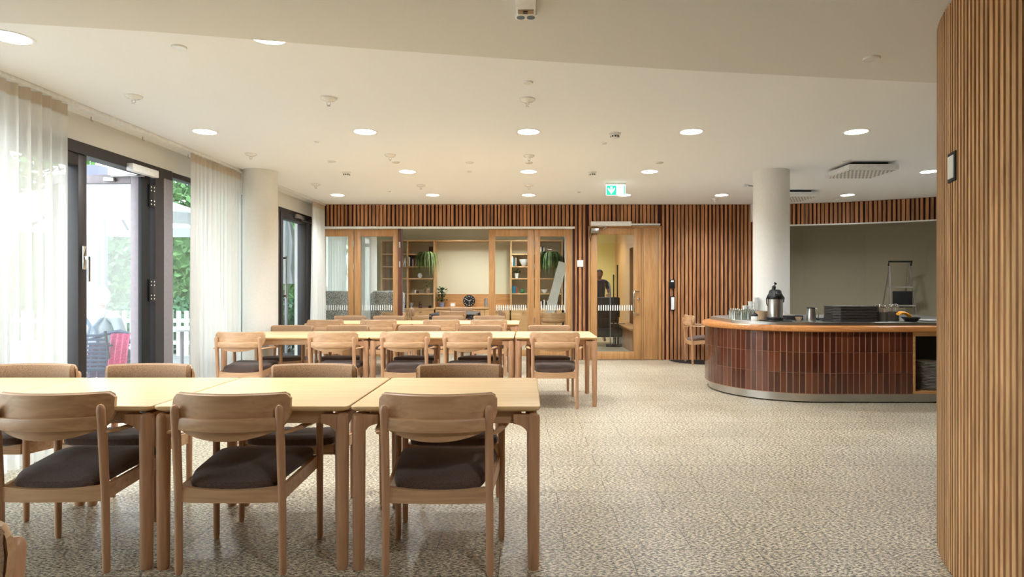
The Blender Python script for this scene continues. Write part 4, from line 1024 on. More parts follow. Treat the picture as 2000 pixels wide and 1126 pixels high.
bx(-0.066, 0.066, 0, 0.02, 0.0, 0.11, 0.003).obj('frame_border', M['shelf'], t)
bx(-0.046, 0.046, -0.003, 0.0, 0.02, 0.09).obj('card', M['white'], t, False)
t = thing('vacuum_flask', 'slim steel flask at the right end of the sideboard', 'flask', (px(951, 14.65) - 0.02, 14.65, 0.80))
MB().lathe([(0.04, 0), (0.042, 0.01), (0.042, 0.15), (0.03, 0.18), (0.03, 0.21), (0, 0.22)], (0, 0, 0), 20).obj('flask_body', M['steel'], t)
MB().tube([(-0.03, 0, 0.19), (-0.055, 0, 0.17), (-0.05, 0, 0.1)], 0.006, 8).obj('handle', M['steel'], t)
def shelf_z(i): return {0: pz(471, 14.6), 1: pz(496, 14.6), 2: pz(520.5, 14.6), 3: pz(544, 14.6), 4: pz(573.5, 14.6), 5: 0.766}[i] + 0.0145
YS = 14.72
def book(u, i, w, h, mat, label, tilt=0.0, grp='books in the library'):
    t = thing('book', label, 'book', (px(u, 14.6), YS - 0.02, shelf_z(i)), 0, grp)
    rm = Matrix.Rotation(tilt, 4, 'Y')
    MB().box(-w / 2, w / 2, -0.08, 0.08, 0.0 + (abs(math.sin(tilt)) * w / 2), h, 0.002, 1, rm).obj('book_cover', M[mat], t, False)
    bx(-w / 2 + 0.004, w / 2 - 0.004, -0.076, 0.07, h + 0.0005, h + 0.001).obj('page_block', M['book_w'], t, False).matrix_local = rm
for k, (u, w, h, mt_, tl, lb) in enumerate([(787, 0.03, 0.16, 'book_w', 0.28, 'leaning cream book left of the upright on the third shelf'), (791.5, 0.028, 0.19, 'book_w', 0.0, 'upright cream book beside the leaning one'),
        (799, 0.032, 0.21, 'book_w', 0, 'tallest cream book on the plant shelf'), (802.5, 0.03, 0.19, 'book_k', 0, 'thin dark book between cream books'), (806, 0.03, 0.17, 'book_p', 0, 'pink book on the plant shelf, left one'), (811, 0.034, 0.18, 'book_p', 0, 'pink book on the plant shelf, right one')]):
    book(u, 2, w, h, mt_, lb, tl)
for k, (u, i, w, h, mt_, lb) in enumerate([(1000.5, 2, 0.035, 0.23, 'book_w', 'tall white book on the bowl shelf'), (1003.8, 2, 0.025, 0.17, 'book_t', 'thin teal book on the bowl shelf'), (1007.5, 2, 0.035, 0.2, 'clay', 'tan book on the bowl shelf'),
        (1001, 4, 0.03, 0.17, 'book_t', 'first teal book from the left on the lower shelf'), (1003.7, 4, 0.026, 0.17, 'book_t', 'second teal book on the lower shelf'), (1006.2, 4, 0.026, 0.17, 'book_t', 'third teal book on the lower shelf'), (1009, 4, 0.028, 0.14, 'book_r', 'short red book beside the teal books'),
        (1056.5, 1, 0.03, 0.15, 'book_w', 'white book above the hanging plant, left'), (1059.5, 1, 0.03, 0.17, 'book_k', 'dark book above the hanging plant'), (1062.5, 1, 0.026, 0.14, 'book_w', 'short white book above the hanging plant')]):
    book(u, i, w, h, mt_, lb)
for k, u in enumerate((1057, 1060, 1063, 1067, 1070, 1073, 1077)):
    book(u, 5, 0.028, 0.15 + 0.02 * (k % 3), ('book_w', 'book_k', 'book_w', 'book_k', 'book_w', 'book_w', 'book_k')[k], '%s book in the bottom row behind the frosted dashes, %s from left' % (('white', 'black', 'white', 'black', 'white', 'white', 'black')[k], ('first', 'second', 'third', 'fourth', 'fifth', 'sixth', 'seventh')[k]))
def pot(name, label, cat, u, i, prof, mat, y=YS - 0.05):
    t = thing(name, label, cat, (px(u, 14.6), y, shelf_z(i))); MB().lathe(prof, (0, 0, 0), 22).obj('body', M[mat], t); return t
t = thing('spider_plant', 'striped spider plant hanging from the left bookcase', 'plant', (px(835, 14.5), 14.50, shelf_z(1) - 0.06))
MB().lathe([(0.05, -0.1), (0.06, -0.09), (0.075, 0.0), (0.07, 0.0)], (0, 0, 0.0), 18).obj('pot', M['clay'], t)
m = MB(); strap(m, (0, -0.03, 0.02), 90, 0.66, 0.018); m.obj('foliage', M['leafp'], t, False)
t = thing('spider_plant', 'large dark spider plant hanging behind the rightmost glazed leaf', 'plant', (px(1073, 14.5), 14.48, shelf_z(1) - 0.07))
MB().lathe([(0.06, -0.1), (0.07, -0.09), (0.085, 0.0), (0.08, 0.0)], (0, 0, 0.0), 18).obj('pot', M['clay'], t)
m = MB(); strap(m, (0, -0.04, 0.03), 150, 0.68, 0.020); m.obj('foliage', plain('green_spider_leaves', srgb(84, 104, 56), 0.5, noise=0.6, nscale=7), t, False)
t = pot('trailing_plant', 'pale trailing plant in a white pot on the left bookcase', 'plant', 834, 4, [(0.04, 0), (0.055, 0.03), (0.06, 0.08), (0.03, 0.12), (0.02, 0.12)], 'clay')
m = MB(); leafy(m, (0, -0.02, 0.06), 90, 0.13, 0.26, 0.045); m.obj('foliage', M['leafp'], t, False)
t = pot('round_vase', 'round white patterned vase on the left bookcase beside the plant', 'vase', 819, 3, [(0.03, 0), (0.05, 0.03), (0.056, 0.065), (0.04, 0.1), (0.02, 0.12)], 'whitecer')
t = pot('candle', 'short white candle on the left bookcase', 'candle', 810, 4, [(0.022, 0), (0.022, 0.075)], 'book_w')
t = pot('wooden_tin', 'dark wooden tin beside the white candle', 'tin', 814.5, 4, [(0.03, 0), (0.03, 0.06)], 'wicker')
t = pot('dark_box', 'dark blue box on the counter of the left bookcase', 'box', 788, 5, [(0.05, 0), (0.05, 0.06), (0.06, 0.065)], 'navy')
t = pot('glass_vase', 'patterned grey goblet on the left bookcase counter', 'vase', 802, 5, [(0.03, 0), (0.015, 0.03), (0.04, 0.08), (0.045, 0.12)], 'greyfab')
t = pot('coffee_pot', 'dark metal coffee pot on the left bookcase counter', 'pot', 820, 5, [(0.04, 0), (0.045, 0.03), (0.03, 0.07), (0.04, 0.1), (0.02, 0.13), (0.01, 0.15)], 'wicker')
t = pot('dark_pot', 'small dark pot at the right of the left bookcase counter', 'pot', 839, 5, [(0.035, 0), (0.04, 0.04), (0.02, 0.06)], 'black')
t = thing('small_picture', 'small dark picture on the top shelf of the left bookcase', 'picture', (px(840, 14.6), YS, shelf_z(1)))
bx(-0.05, 0.05, 0, 0.015, 0, 0.17, 0.002).obj('picture_panel', plain('maroon_panel', srgb(84, 34, 30), 0.6), t)
t = pot('patterned_bowl', 'large white bowl with blue pattern on the right bookcase', 'bowl', 1023, 2, [(0.04, 0), (0.05, 0.01), (0.105, 0.12), (0.115, 0.16), (0.10, 0.15), (0.04, 0.02)], 'whitecer')
t = pot('potted_herb', 'small dark plant in a white pot on the right bookcase', 'plant', 1009, 3, [(0.035, 0), (0.05, 0.11), (0.045, 0.11)], 'whitecer')
m = MB(); leafy(m, (0, 0, 0.12), 60, 0.11, 0.10, 0.05); m.obj('foliage', M['leafd'], t, False)
t = pot('green_vase', 'round green glazed vase on the right bookcase', 'vase', 1020, 4, [(0.04, 0), (0.06, 0.03), (0.055, 0.07), (0.02, 0.1), (0.022, 0.12)], 'hedge')
t = pot('white_bowl', 'white footed bowl under the hanging spider plant', 'bowl', 1063, 4, [(0.03, 0), (0.03, 0.012), (0.06, 0.04), (0.08, 0.09), (0.07, 0.085), (0.02, 0.02)], 'whitecer')
t = pot('white_jug', 'white patterned jug right of the footed bowl', 'jug', 1081, 4, [(0.04, 0), (0.055, 0.04), (0.04, 0.09), (0.045, 0.12)], 'whitecer')
# high backed grey armchairs
def lounge(x, y, rz, label):
    t = thing('lounge_chair', label, 'armchair', (x, y, 0), rz, 'grey high backed lounge chairs')
    MB().box(-0.30, 0.30, -0.33, -0.20, 0.36, 1.20, 0.05, 4).box(-0.33, -0.25, -0.28, -0.08, 0.5, 1.16, 0.035, 3).box(0.25, 0.33, -0.28, -0.08, 0.5, 1.16, 0.035, 3).obj('high_back', M['greyfab'], t)
    MB().box(-0.28, 0.28, -0.22, 0.32, 0.34, 0.47, 0.05, 4).obj('seat', M['greyfab'], t)
    for s in (-1, 1):
        MB().tube([(s * 0.33, -0.25, 0.62), (s * 0.34, 0.0, 0.64), (s * 0.33, 0.3, 0.62)], 0.02, 10, 0.6).obj('armrest', M['shelf'], t)
        for yy in (-0.27, 0.28): MB().tube([(s * 0.31, yy, 0), (s * 0.33, yy, 0.61)], [0.014, 0.018], 10).obj('leg', M['shelf'], t)
lounge(-3.42, 11.8, -0.2, 'speckled grey high backed lounge chair behind the leftmost glazed leaf')
lounge(-2.83, 12.6, 0.3, 'pale grey high backed lounge chair behind the second glazed leaf')
# leaning white easel
ea = thing('folding_easel', 'white folded easel board leaning on a steel pole behind the rightmost glazed leaf', 'easel', (0.52, 12.1, 0))
a_, b_ = P(1100, 512, 12.1) - Vector((0.52, 12.1, 0)), P(1073, 612, 12.1) - Vector((0.52, 12.1, 0))
dv = (a_ - b_).normalized(); nv = Vector((dv.z, 0, -dv.x)) * 0.085
MB().loft([[b_ - nv + Vector((0, o, 0)) for o in (0, 0.05)] + [b_ + nv + Vector((0, o, 0)) for o in (0.05, 0)], [a_ - nv + Vector((0, o, 0)) for o in (0, 0.05)] + [a_ + nv + Vector((0, o, 0)) for o in (0.05, 0)]]).obj('board', M['white'], ea, False)
px1 = px(1087, 12.1) - 0.52
MB().tube([(px1, 0.08, 0.02), (px1, 0.08, 1.10)], 0.022, 12).obj('pole', M['steel'], ea)
for k in range(3):
    a = k * 2 * PI / 3 + 0.4; MB().tube([(px1, 0.08, 0.25), (px1 + 0.22 * math.cos(a), 0.08 + 0.22 * math.sin(a), 0.012)], 0.012, 8).obj('foot', M['steel'], ea)

# ------------------------------------------------------------------ corridor behind the oak door
YC = 16.5
struct('wall_corridor', bx(0.97, 3.6, YC, YC + 0.1, 0, CEIL), M['yellow'], 'yellow end wall of the corridor behind the oak door')
cr_ = MB().box(2.32, 2.42, YB + 0.13, 12.4, 0, CEIL).box(2.32, 2.42, 12.4, 14.2, 2.15, CEIL).box(2.32, 2.42, 14.2, YC, 0, CEIL)
struct('wall_corridor_right', cr_, M['oak'], 'wood clad side wall of the corridor with a dark doorway')
struct('door_10', bx(2.44, 2.50, 12.3, 14.3, 0, 2.2), M['slat_back'], 'dark doorway panel in the corridor', 'door')
bn = thing('bench', 'low wooden bench along the corridor wall', 'bench', (2.15, 13.6, 0))
MB().box(-0.16, 0.165, -1.5, 1.0, 0.42, 0.46, 0.005).obj('seat', M['oak_x'], bn); MB().box(-0.12, 0.165, -1.5, 1.0, 0, 0.42).obj('bench_base', M['oak'], bn)
dl = dup(proto, (1.6, 12.6, CEIL), 0, 'round downlight in the corridor seen through the oak door glass', 'recessed ceiling downlights')
dl = dup(proto, (1.6, 15.2, CEIL), 0, 'farther round downlight in the corridor behind the oak door', 'recessed ceiling downlights')
for q, (x, y) in enumerate(((-2.0, 12.6), (0.1, 12.6), (-1.5, 13.9), (-0.2, 13.9))):  # far pair is unseen, added to brighten the library end wall
    dup(proto, (x, y, CEIL), 0, 'round downlight on the library ceiling, ' + ('near left', 'near right', 'far left, unseen and added for brightness', 'far right, unseen and added for brightness')[q], 'recessed ceiling downlights')
ct = thing('cleaning_trolley', 'black cleaning trolley behind the oak door glass', 'trolley', (1.66, 13.6, 0))
MB().box(-0.30, 0.32, -0.22, 0.25, 0.62, 1.05, 0.02).obj('sack_holder', M['blackm'], ct)
MB().box(-0.34, 0.36, -0.27, 0.3, 0.20, 0.40, 0.03).obj('tray_base', M['blackm'], ct)
MB().box(-0.28, 0.30, -0.2, 0.22, 0.40, 0.62, 0.01).obj('cabinet', M['black'], ct)
for sx_ in (-0.26, 0.28):
    for sy_ in (-0.2, 0.22): MB().lathe([(0.05, -0.015), (0.05, 0.015)], (0, 0, 0), 16).obj('wheel', M['black'], ct, True, (sx_, sy_, 0.05), (0, PI / 2, 0))
for sx_ in (-0.26, 0.28):
    for sy_ in (-0.2, 0.22): bx(sx_ - 0.02, sx_ + 0.02, sy_ - 0.02, sy_ + 0.02, 0.09, 0.21).obj('wheel_fork', M['black'], ct)
MB().tube([(0.10, -0.285, 0.50), (0.42, -0.285, 0.50)], 0.012, 8).obj('rail', M['steel'], ct)
for k, (u, v0, lb) in enumerate(((1192, 552, 'short black mop handle with bent grip on the trolley'), (1198.5, 536, 'black broom handle standing on the trolley'), (1206, 517, 'tallest thin dark handle by the corridor wall'))):
    Y = 13.3; t = thing('mop', lb, 'mop', (px(u, Y), Y, 0), 0, 'mops in the corridor'); z1 = pz(v0, Y)
    pts = [(0, 0, 0.05), (0, 0, z1 - 0.15), (-0.03 if k == 0 else 0, 0, z1)]
    MB().tube(pts, [0.012, 0.014, 0.017], 8).obj('handle', M['black'] if k else M['grey'], t)
    MB().box(-0.09, 0.09, -0.04, 0.04, 0, 0.06, 0.01).obj('mop_head', M['blackm'], t)

# ------------------------------------------------------------------ people
def skin_mesh(name, nodes, edges, mat, parent, sub=2, root=0):
    """one continuous surface grown over a jointed skeleton: nodes (x,y,z,r) or (x,y,z,rx,ry)"""
    me = bpy.data.meshes.new(name); me.from_pydata([n_[:3] for n_ in nodes], edges, []); me.materials.append(mat)
    o = bpy.data.objects.new(name, me); C.objects.link(o); o.parent = parent
    md = o.modifiers.new('skin', 'SKIN'); md.use_smooth_shade = True
    sv = me.skin_vertices[0] if len(me.skin_vertices) else None
    if sv is None:
        bm_ = bmesh.new(); bm_.from_mesh(me); bm_.verts.layers.skin.verify(); bm_.to_mesh(me); bm_.free(); sv = me.skin_vertices[0]
    for i, n_ in enumerate(nodes):
        sv.data[i].radius = (n_[3], n_[4] if len(n_) > 4 else n_[3]); sv.data[i].use_root = (i == root)
    s_ = o.modifiers.new('sub', 'SUBSURF'); s_.levels = sub; s_.render_levels = sub
    return o
def hand_nodes(nodes, edges, wrist, palm, dirv, side, up):
    """palm and five unequal, bent fingers appended to a skeleton"""
    w = len(nodes); p = Vector(palm); d = Vector(dirv).normalized(); s_ = Vector(side).normalized(); u_ = Vector(up).normalized()
    nodes.append((p.x, p.y, p.z, 0.030, 0.018)); edges.append((wrist, w))
    for k, L in enumerate((0.070, 0.080, 0.075, 0.058)):
        o_ = (k - 1.5) * 0.019; a = p + d * 0.045 + s_ * o_; b = a + d * L * 0.5 - u_ * 0.006; c = b + d * L * 0.40 - u_ * 0.02
        i = len(nodes); nodes += [(a.x, a.y, a.z, 0.0095), (b.x, b.y, b.z, 0.0088), (c.x, c.y, c.z, 0.0075)]; edges += [(w, i), (i, i + 1), (i + 1, i + 2)]
    a = p + s_ * 0.036 + d * 0.0; b = a + s_ * 0.018 + d * 0.035 - u_ * 0.008; c = b + d * 0.026
    i = len(nodes); nodes += [(a.x, a.y, a.z, 0.012), (b.x, b.y, b.z, 0.0105), (c.x, c.y, c.z, 0.0085)]; edges += [(w, i), (i, i + 1), (i + 1, i + 2)]
def head_mesh(parent, at, mat, rz=0.0, s=1.0, tilt=0.0):
    """face looks along +y before turning"""
    b = bmesh.new(); bmesh.ops.create_uvsphere(b, u_segments=28, v_segments=20, radius=1.0)
    for v in b.verts:
        x, y, z = v.co
        w = 0.076 * (1 - 0.22 * max(0, -z) ** 1.2); dpt = 0.096 * (1 - 0.10 * max(0, -z))
        X, Y_, Z = x * w, y * dpt, z * 0.118
        if y > 0.4 and z < 0.05: Y_ += 0.006 * (1 - abs(z + 0.6))
        if y > 0.75 and abs(x) < 0.22 and -0.35 < z < 0.1: Y_ += 0.020 * (1 - abs(x) / 0.22) * (1 - abs(z + 0.16) / 0.28)
        if y > 0.6 and 0.0 < z < 0.2 and 0.15 < abs(x) < 0.5: Y_ -= 0.007
        v.co = Vector((X, Y_, Z)) * s
    m = MB(); m.add(b)
    for e in (-1, 1): m.ball((e * 0.078 * s, -0.005, -0.005), 0.022 * s, 10, (0.35, 0.7, 1.2))
    o = m.obj('head', mat, parent, True, at, (tilt, 0, rz))
    f = MB()
    for e in (-1, 1): f.ball((e * 0.03 * s, 0.086 * s, 0.012 * s), 0.010 * s, 10, (1.2, 0.5, 0.7))
    f.box(-0.022 * s, 0.022 * s, 0.086 * s, 0.094 * s, -0.062 * s, -0.056 * s, 0.002).obj('face_features', M['hairb'], o)
    return o
# seated person on the terrace, back to the room
pp = thing('person', 'person with white hair, white shirt and grey braces seated outside, back to the room', 'person', (-4.82, 7.05, 0), 0.12)
nd = [(0, 0, 0.50, 0.13, 0.11), (0, -0.02, 0.66, 0.125, 0.10), (0, -0.03, 0.84, 0.14, 0.10), (0, -0.01, 0.95, 0.10, 0.08), (0, 0.01, 1.02, 0.048), (0, 0.02, 1.08, 0.05)]
ed = [(0, 1), (1, 2), (2, 3), (3, 4), (4, 5)]
for s in (-1, 1):
    i = len(nd); nd += [(s * 0.17, -0.01, 0.93, 0.055), (s * 0.22, 0.02, 0.70, 0.045), (s * 0.20, 0.22, 0.64, 0.036), (s * 0.15, 0.32, 0.62, 0.026)]
    ed += [(3, i), (i, i + 1), (i + 1, i + 2), (i + 2, i + 3)]; hand_nodes(nd, ed, i + 3, (s * 0.13, 0.37, 0.615), (-s * 0.2, 1, 0), (-s, 0, 0), (0, 0, 1))
    j = len(nd); nd += [(s * 0.10, 0.06, 0.47, 0.085), (s * 0.14, 0.42, 0.47, 0.06), (s * 0.14, 0.46, 0.14, 0.045), (s * 0.14, 0.48, 0.06, 0.035), (s * 0.15, 0.60, 0.045, 0.03)]
    ed += [(0, j), (j, j + 1), (j + 1, j + 2), (j + 2, j + 3), (j + 3, j + 4)]
body = skin_mesh('body', nd, ed, M['skin'], pp)
sh_n = [(0, 0, 0.50, 0.15, 0.125), (0, -0.02, 0.66, 0.145, 0.115), (0, -0.03, 0.84, 0.16, 0.115), (0, -0.01, 0.955, 0.12, 0.09), (0, 0.0, 1.0, 0.06)]; sh_e = [(0, 1), (1, 2), (2, 3), (3, 4)]
for s in (-1, 1):
    i = len(sh_n); sh_n += [(s * 0.175, -0.01, 0.93, 0.068), (s * 0.225, 0.02, 0.72, 0.058), (s * 0.20, 0.20, 0.645, 0.048)]; sh_e += [(3, i), (i, i + 1), (i + 1, i + 2)]
skin_mesh('shirt', sh_n, sh_e, M['shirt'], pp)
tn = [(0, 0, 0.47, 0.155, 0.13)]; te = []
for s in (-1, 1):
    i = len(tn); tn += [(s * 0.10, 0.08, 0.47, 0.095), (s * 0.14, 0.42, 0.475, 0.072), (s * 0.14, 0.46, 0.10, 0.058)]; te += [(0, i), (i, i + 1), (i + 1, i + 2)]
skin_mesh('trousers', tn, te, M['trousers'], pp)
m = MB()
for s in (-1, 1): m.tube([(s * 0.11, -0.07, 1.005), (s * 0.085, -0.125, 0.93), (s * 0.02, -0.155, 0.83), (s * 0.055, -0.150, 0.70), (s * 0.07, -0.145, 0.52)], 0.017, 8, 0.3, (0, -1, 0.2))
m.obj('braces', M['grey'], pp)
head_mesh(pp, (0, 0.03, 1.15), M['skin'])
hr = MB(); b = bmesh.new(); bmesh.ops.create_icosphere(b, subdivisions=4, radius=1.0)
for v in b.verts:
    x, y, z = v.co; q = 1 + 0.035 * math.sin(13 * x + 9 * z) * math.sin(11 * y + 5)
    v.co = Vector((x * 0.092 * q, (y * 0.108 - 0.012) * q, z * 0.118 * q + 0.018))
bmesh.ops.delete(b, geom=[v for v in b.verts if (v.co.y > 0.05 and v.co.z < 0.06) or v.co.z < -0.085], context='VERTS')
hr.add(b).obj('hair', M['hairw'], pp, True, (0, 0.03, 1.15))
# terrace chair
tcx = thing('terrace_chair', 'terrace chair with dark navy strap back under the seated person', 'chair', (-4.82, 7.0, 0), 0.12)
for s in (-1, 1):
    MB().tube([(s * 0.28, -0.28, 0), (s * 0.27, -0.26, 0.42), (s * 0.26, -0.33, 0.80)], 0.014, 8).obj('leg', M['blackm'], tcx)
    MB().tube([(s * 0.28, 0.26, 0), (s * 0.28, 0.26, 0.62)], 0.014, 8).obj('leg', M['blackm'], tcx)
    MB().tube([(s * 0.28, -0.30, 0.64), (s * 0.29, 0.0, 0.65), (s * 0.28, 0.28, 0.63)], 0.018, 8, 0.6).obj('armrest', M['blackm'], tcx)
for k in range(9):
    z = 0.38 + k * 0.045; yy = -0.255 - 0.07 * max(0, (z - 0.42) / 0.38)
    bx(-0.26, 0.26, yy - 0.012, yy + 0.004, z, z + 0.026, 0.003).obj('back_strap', M['navy'], tcx)
MB().box(-0.27, 0.27, -0.25, 0.26, 0.36, 0.395, 0.01).obj('seat', M['navy'], tcx)
bl = thing('blanket', 'pink and plum woollen blanket hung over the right arm of the terrace chair', 'blanket', (-4.40, 6.95, 0))
def drape(x0, x1, zt_, zb2, y, amp, ph=0.0):
    m = MB(); n = 24; rows_ = []
    for i in range(9):
        q = i / 8; z = zt_ - (zt_ - zb2) * q
        rows_.append([Vector((x0 + (x1 - x0) * k / n, y + amp * math.sin(k * 0.9 + ph + q * 1.2) * (0.3 + q) - 0.05 * math.sin(q * 1.2), z - 0.02 * math.sin(k * 0.5 + ph) * q)) for k in range(n + 1)])
    rows_2 = [[p + Vector((0, 0.006, 0)) for p in r_] for r_ in rows_]
    m.loft(rows_, False, False); m.loft(rows_2, False, False); return m
drape(-0.40, -0.10, 0.66, 0.28, -0.10, 0.018).obj('plum_half', M['plum'], bl)
drape(-0.14, 0.08, 0.77, 0.42, -0.14, 0.022, 1.5).obj('pink_half', M['pink'], bl)
tg = MB().tube([(-0.38, -0.1, 0.70), (-0.22, -0.10, 0.76), (-0.05, -0.12, 0.79), (0.06, -0.12, 0.765)], [0.03, 0.045, 0.04, 0.02], 10, 0.5); tg.obj('fold', M['navy'], bl)
cn = tag(MB().tube([(-4.02, 6.62, 0.0), (-3.90, 6.66, 0.93)], 0.011, 8).obj('walking_stick', M['white'], None), 'white walking stick leaning outside beside the open door post', 'walking stick')
# person in the corridor
p2 = thing('person', 'person in dark vest and cap pushing the trolley behind the oak door', 'person', (px(1170, 14.5), 14.5, 0), PI)
nd = [(0, 0, 0.92, 0.13, 0.10), (0, 0, 1.10, 0.12, 0.09), (0, 0.01, 1.28, 0.15, 0.10), (0, 0.01, 1.38, 0.12, 0.08), (0, 0.02, 1.45, 0.05), (0, 0.03, 1.50, 0.05)]
ed = [(0, 1), (1, 2), (2, 3), (3, 4), (4, 5)]
for s in (-1, 1):
    i = len(nd); nd += [(s * 0.18, 0, 1.36, 0.055), (s * 0.24, 0.03, 1.12, 0.045), (s * 0.20, 0.25, 1.10, 0.036), (s * 0.17, 0.36, 1.10, 0.027)]
    ed += [(3, i), (i, i + 1), (i + 1, i + 2), (i + 2, i + 3)]; hand_nodes(nd, ed, i + 3, (s * 0.16, 0.41, 1.10), (0, 1, -0.4), (-s, 0, 0), (0, 0, 1))
    j = len(nd); nd += [(s * 0.10, 0, 0.86, 0.09), (s * 0.11, 0.02, 0.48, 0.062), (s * 0.11, 0, 0.10, 0.042), (s * 0.12, 0.14, 0.04, 0.035)]
    ed += [(0, j), (j, j + 1), (j + 1, j + 2), (j + 2, j + 3)]
skin_mesh('body', nd, ed, M['skin2'], p2)
vn = [(0, 0, 0.90, 0.15, 0.12), (0, 0, 1.10, 0.14, 0.11), (0, 0.01, 1.28, 0.17, 0.12), (0, 0.01, 1.40, 0.12, 0.09)]; ve = [(0, 1), (1, 2), (2, 3)]
for s in (-1, 1):
    i = len(vn); vn += [(s * 0.18, 0, 1.37, 0.068), (s * 0.225, 0.015, 1.20, 0.06)]; ve += [(3, i), (i, i + 1)]
skin_mesh('vest', vn, ve, M['trousers'], p2)
tn = [(0, 0, 0.88, 0.15, 0.12)]; te = []
for s in (-1, 1):
    i = len(tn); tn += [(s * 0.10, 0, 0.80, 0.10), (s * 0.11, 0.02, 0.48, 0.078), (s * 0.11, 0, 0.10, 0.06)]; te += [(0, i), (i, i + 1), (i + 1, i + 2)]
skin_mesh('trousers', tn, te, M['trousers'], p2)
head_mesh(p2, (0, 0.04, 1.56), M['skin2'])
MB().ball((0, 0.02, 1.60), 0.095, 20, (0.92, 1.08, 0.9)).obj('cap', M['hairb'], p2)

# ------------------------------------------------------------------ outdoors
struct('ground', bx(-26, -4.6, -14, 30, -0.12, -0.02), M['paving'], 'pale paved terrace outside the windows', 'ground')
struct('ground_edge', bx(-4.6, -4.0, -4.2, 10.9, 0.0, 0.003), M['paving'], 'pale paving outside the terrace door', 'ground').name = 'ground_strip'
def parasol(x, y, r, ze, zp, label, closed=False):
    t = thing('parasol', label, 'parasol', (x, y, -0.02), 0, 'white terrace parasols')
    MB().tube([(0, 0, 0), (0, 0, zp)], 0.028, 12).obj('pole', M['frame2'], t)
    MB().lathe([(0.32, 0), (0.32, 0.05), (0.05, 0.07)], (0, 0, 0), 24).obj('base', M['slate'], t)
    if closed:
        m = MB(); rings = []
        for q, rr_ in ((0, 0.02), (0.08, 0.09), (0.35, 0.16), (0.7, 0.13), (0.75, 0.11), (1, 0.17)):
            rings.append([Vector((rr_ * (1 + 0.25 * math.sin(8 * a)) * math.cos(a), rr_ * (1 + 0.25 * math.sin(8 * a)) * math.sin(a), zp - q * (zp - ze))) for a in [2 * PI * k / 48 for k in range(48)]])
        m.loft(rings).obj('canopy', M['canvas'], t)
        return
    n = 8; ring = [Vector((r * math.cos(2 * PI * k / n + 0.39), r * math.sin(2 * PI * k / n + 0.39), ze)) for k in range(n)]
    m = MB(); top = [Vector((p.x * 0.05, p.y * 0.05, zp)) for p in ring]; mid = [Vector((p.x * 0.5, p.y * 0.5, (ze + zp) / 2 + 0.02)) for p in ring]; low = [Vector((p.x, p.y, ze - 0.16)) for p in ring]
    m.loft([top, mid, ring, low], False).obj('canopy', M['canvas'], t, False)
    for p in ring:
        MB().tube([(0, 0, zp - 0.05), (p.x * 0.98, p.y * 0.98, ze - 0.03)], 0.022, 6).obj('rib', M['frame'], t)
        MB().tube([(0, 0, ze + 0.02), (p.x * 0.5, p.y * 0.5, (ze + zp) / 2 - 0.02)], 0.016, 6).obj('strut', M['frame'], t)
parasol(-6.3, 9.3, 1.75, 2.32, 2.86, 'open white parasol seen through the terrace door')
parasol(-9.4, 7.0, 1.5, 2.3, 2.85, 'open white parasol behind the left curtain')
parasol(-4.47, 11.6, 0, 1.35, 2.55, 'closed white parasol seen through the far terrace door', True)
def foliage_cloud(mb, c, rx, ry, rz, n, s):
    for _ in range(n):
        a = R.uniform(0, 2 * PI); z = R.uniform(-1, 1); q = R.uniform(0.55, 1) ** 0.5; w = math.sqrt(1 - z * z) * q
        p = Vector(c) + Vector((rx * w * math.cos(a), ry * w * math.sin(a), rz * z * q))
        d = Vector((R.gauss(0, 1), R.gauss(0, 1), R.gauss(0, 1))).normalized(); e = d.cross(Vector((R.gauss(0, 1), R.gauss(0, 1), R.gauss(0, 1)))).normalized()
        ss = s * R.uniform(0.6, 1.3)
        mb.bm.faces.new([mb.bm.verts.new(v) for v in (p - d * ss, p - e * ss * 0.5, p + d * ss, p + e * ss * 0.5)])
tl = [(-10.2, 18.0, 4.9, 'tree with pale green leaves behind the open parasol'), (-15.2, 18.5, 5.4, 'broad green tree at the far left of the terrace'), (-5.6, 18.5, 4.6, 'slim green tree seen beyond the far terrace door'),
      (-11.5, 9.5, 4.8, 'green tree behind the left curtain'), (-12.5, 23.5, 6.0, 'tall green tree farthest away beyond the terrace')]
for x, y, h_, lb in tl:
    t = thing('tree', lb, 'tree', (x, y, -0.02), 0, 'trees beyond the terrace')
    MB().tube([(0, 0, 0), (0.05, 0, h_ * 0.4), (0, 0.1, h_ * 0.8)], [0.14, 0.10, 0.04], 10).obj('trunk', M['bark'], t)
    m = MB()
    for k in range(6): foliage_cloud(m, (R.uniform(-1.2, 1.2), R.uniform(-1.0, 1.0), h_ * R.uniform(0.42, 1.0)), 1.3, 1.3, 1.0, 420, 0.13)
    m.obj('foliage', M['leaf'], t, False)
for x, y, rx, lb in ((-5.0, 12.3, 0.7, 'low rounded green shrub behind the seated person'), (-7.2, 12.4, 1.1, 'wide green shrub behind the picket fence')):
    t = thing('shrub', lb, 'shrub', (x, y, -0.02), 0, 'green shrubs on the terrace')
    m = MB(); foliage_cloud(m, (0, 0, 0.55), rx, 0.6, 0.6, 1300, 0.06); m.ball((0, 0, 0.5), 0.5, 16, (rx * 1.4, 0.8, 0.9)); m.obj('foliage', M['hedge'], t, False)
    MB().tube([(0, 0, 0), (0, 0, 0.5)], 0.03, 8).obj('trunk', M['bark'], t)
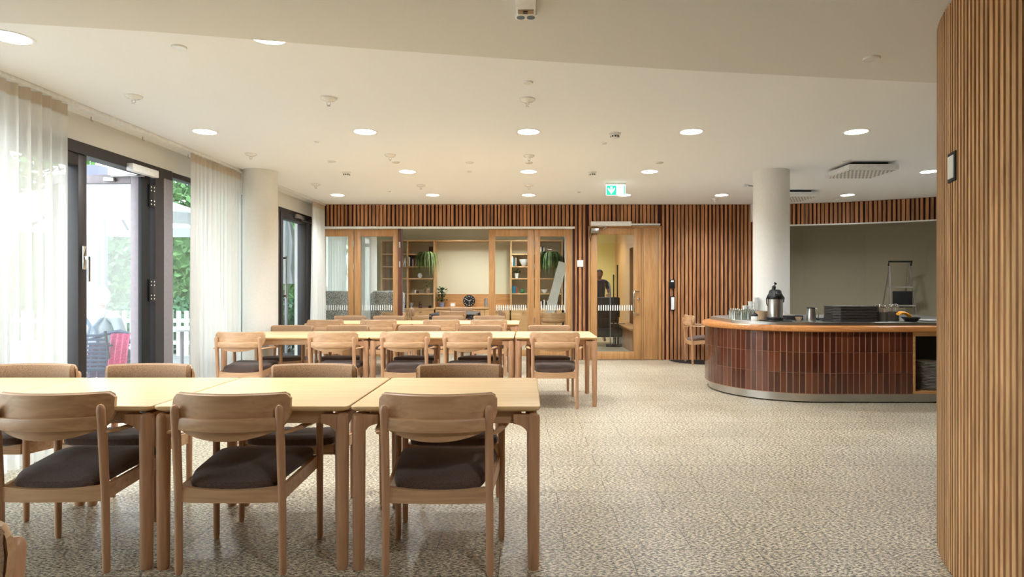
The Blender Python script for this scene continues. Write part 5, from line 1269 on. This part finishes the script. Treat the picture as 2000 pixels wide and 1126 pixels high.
pf = thing('picket_fence', 'low white picket fence along the far edge of the terrace', 'fence', (-7.5, 11.3, -0.02), 0.0)
m = MB()
for k in range(46):
    xx = -3.6 + k * 0.14; m.prism([(xx, 0), (xx + 0.075, 0), (xx + 0.075, 0.02), (xx, 0.02)], 0.05, 0.86)
m.obj('pickets', M['white'], pf, False)
MB().box(-3.65, 2.9, 0.02, 0.05, 0.25, 0.32).box(-3.65, 2.9, 0.02, 0.05, 0.65, 0.72).obj('rails', M['white'], pf, False)
tp = thing('terrace_post', 'pale square terrace post behind the open parasol', 'post', (-9.0, 13.0, -0.02))
MB().box(-0.19, 0.19, -0.15, 0.15, 0.06, 3.8, 0.01).obj('shaft', M['facade'], tp)
MB().box(-0.24, 0.24, -0.2, 0.2, 0, 0.06, 0.01).obj('foot', M['facade'], tp)
hg = thing('tall_hedge', 'tall clipped green hedge closing the terrace', 'hedge', (-10.5, 14.2, -0.02))
m = MB(); m.box(-6.5, 6.3, -0.3, 0.3, 0, 2.9)
for _ in range(9000):
    p = Vector((R.uniform(-6.6, 6.4), R.uniform(-0.45, -0.28), R.uniform(0, 3.1))); d = Vector((R.gauss(0, 1), R.gauss(0, .5), R.gauss(0, 1))).normalized() * 0.09; e = Vector((R.gauss(0, 1), R.gauss(0, .5), R.gauss(0, 1))).normalized() * 0.05
    m.bm.faces.new([m.bm.verts.new(v) for v in (p - d, p - e, p + d, p + e)])
m.obj('foliage', M['leaf'], hg, False)
struct('terrace_post', bx(-6.0, -5.72, 8.0, 8.28, -0.02, 3.2), M['facade'], 'pale terrace post outside the open door', 'post') if False else None
tt = thing('terrace_table', 'round pale terrace table beyond the window right of the open door', 'table', (-4.75, 8.6, -0.02))
MB().lathe([(0.36, 0.70), (0.37, 0.715), (0.37, 0.73), (0.36, 0.735)], (0, 0, 0), 32).obj('tabletop', M['white'], tt)
MB().tube([(0, 0, 0.02), (0, 0, 0.7)], 0.025, 10).lathe([(0.24, 0), (0.24, 0.02), (0.04, 0.04)], (0, 0, 0), 24).obj('pedestal', M['frame2'], tt)
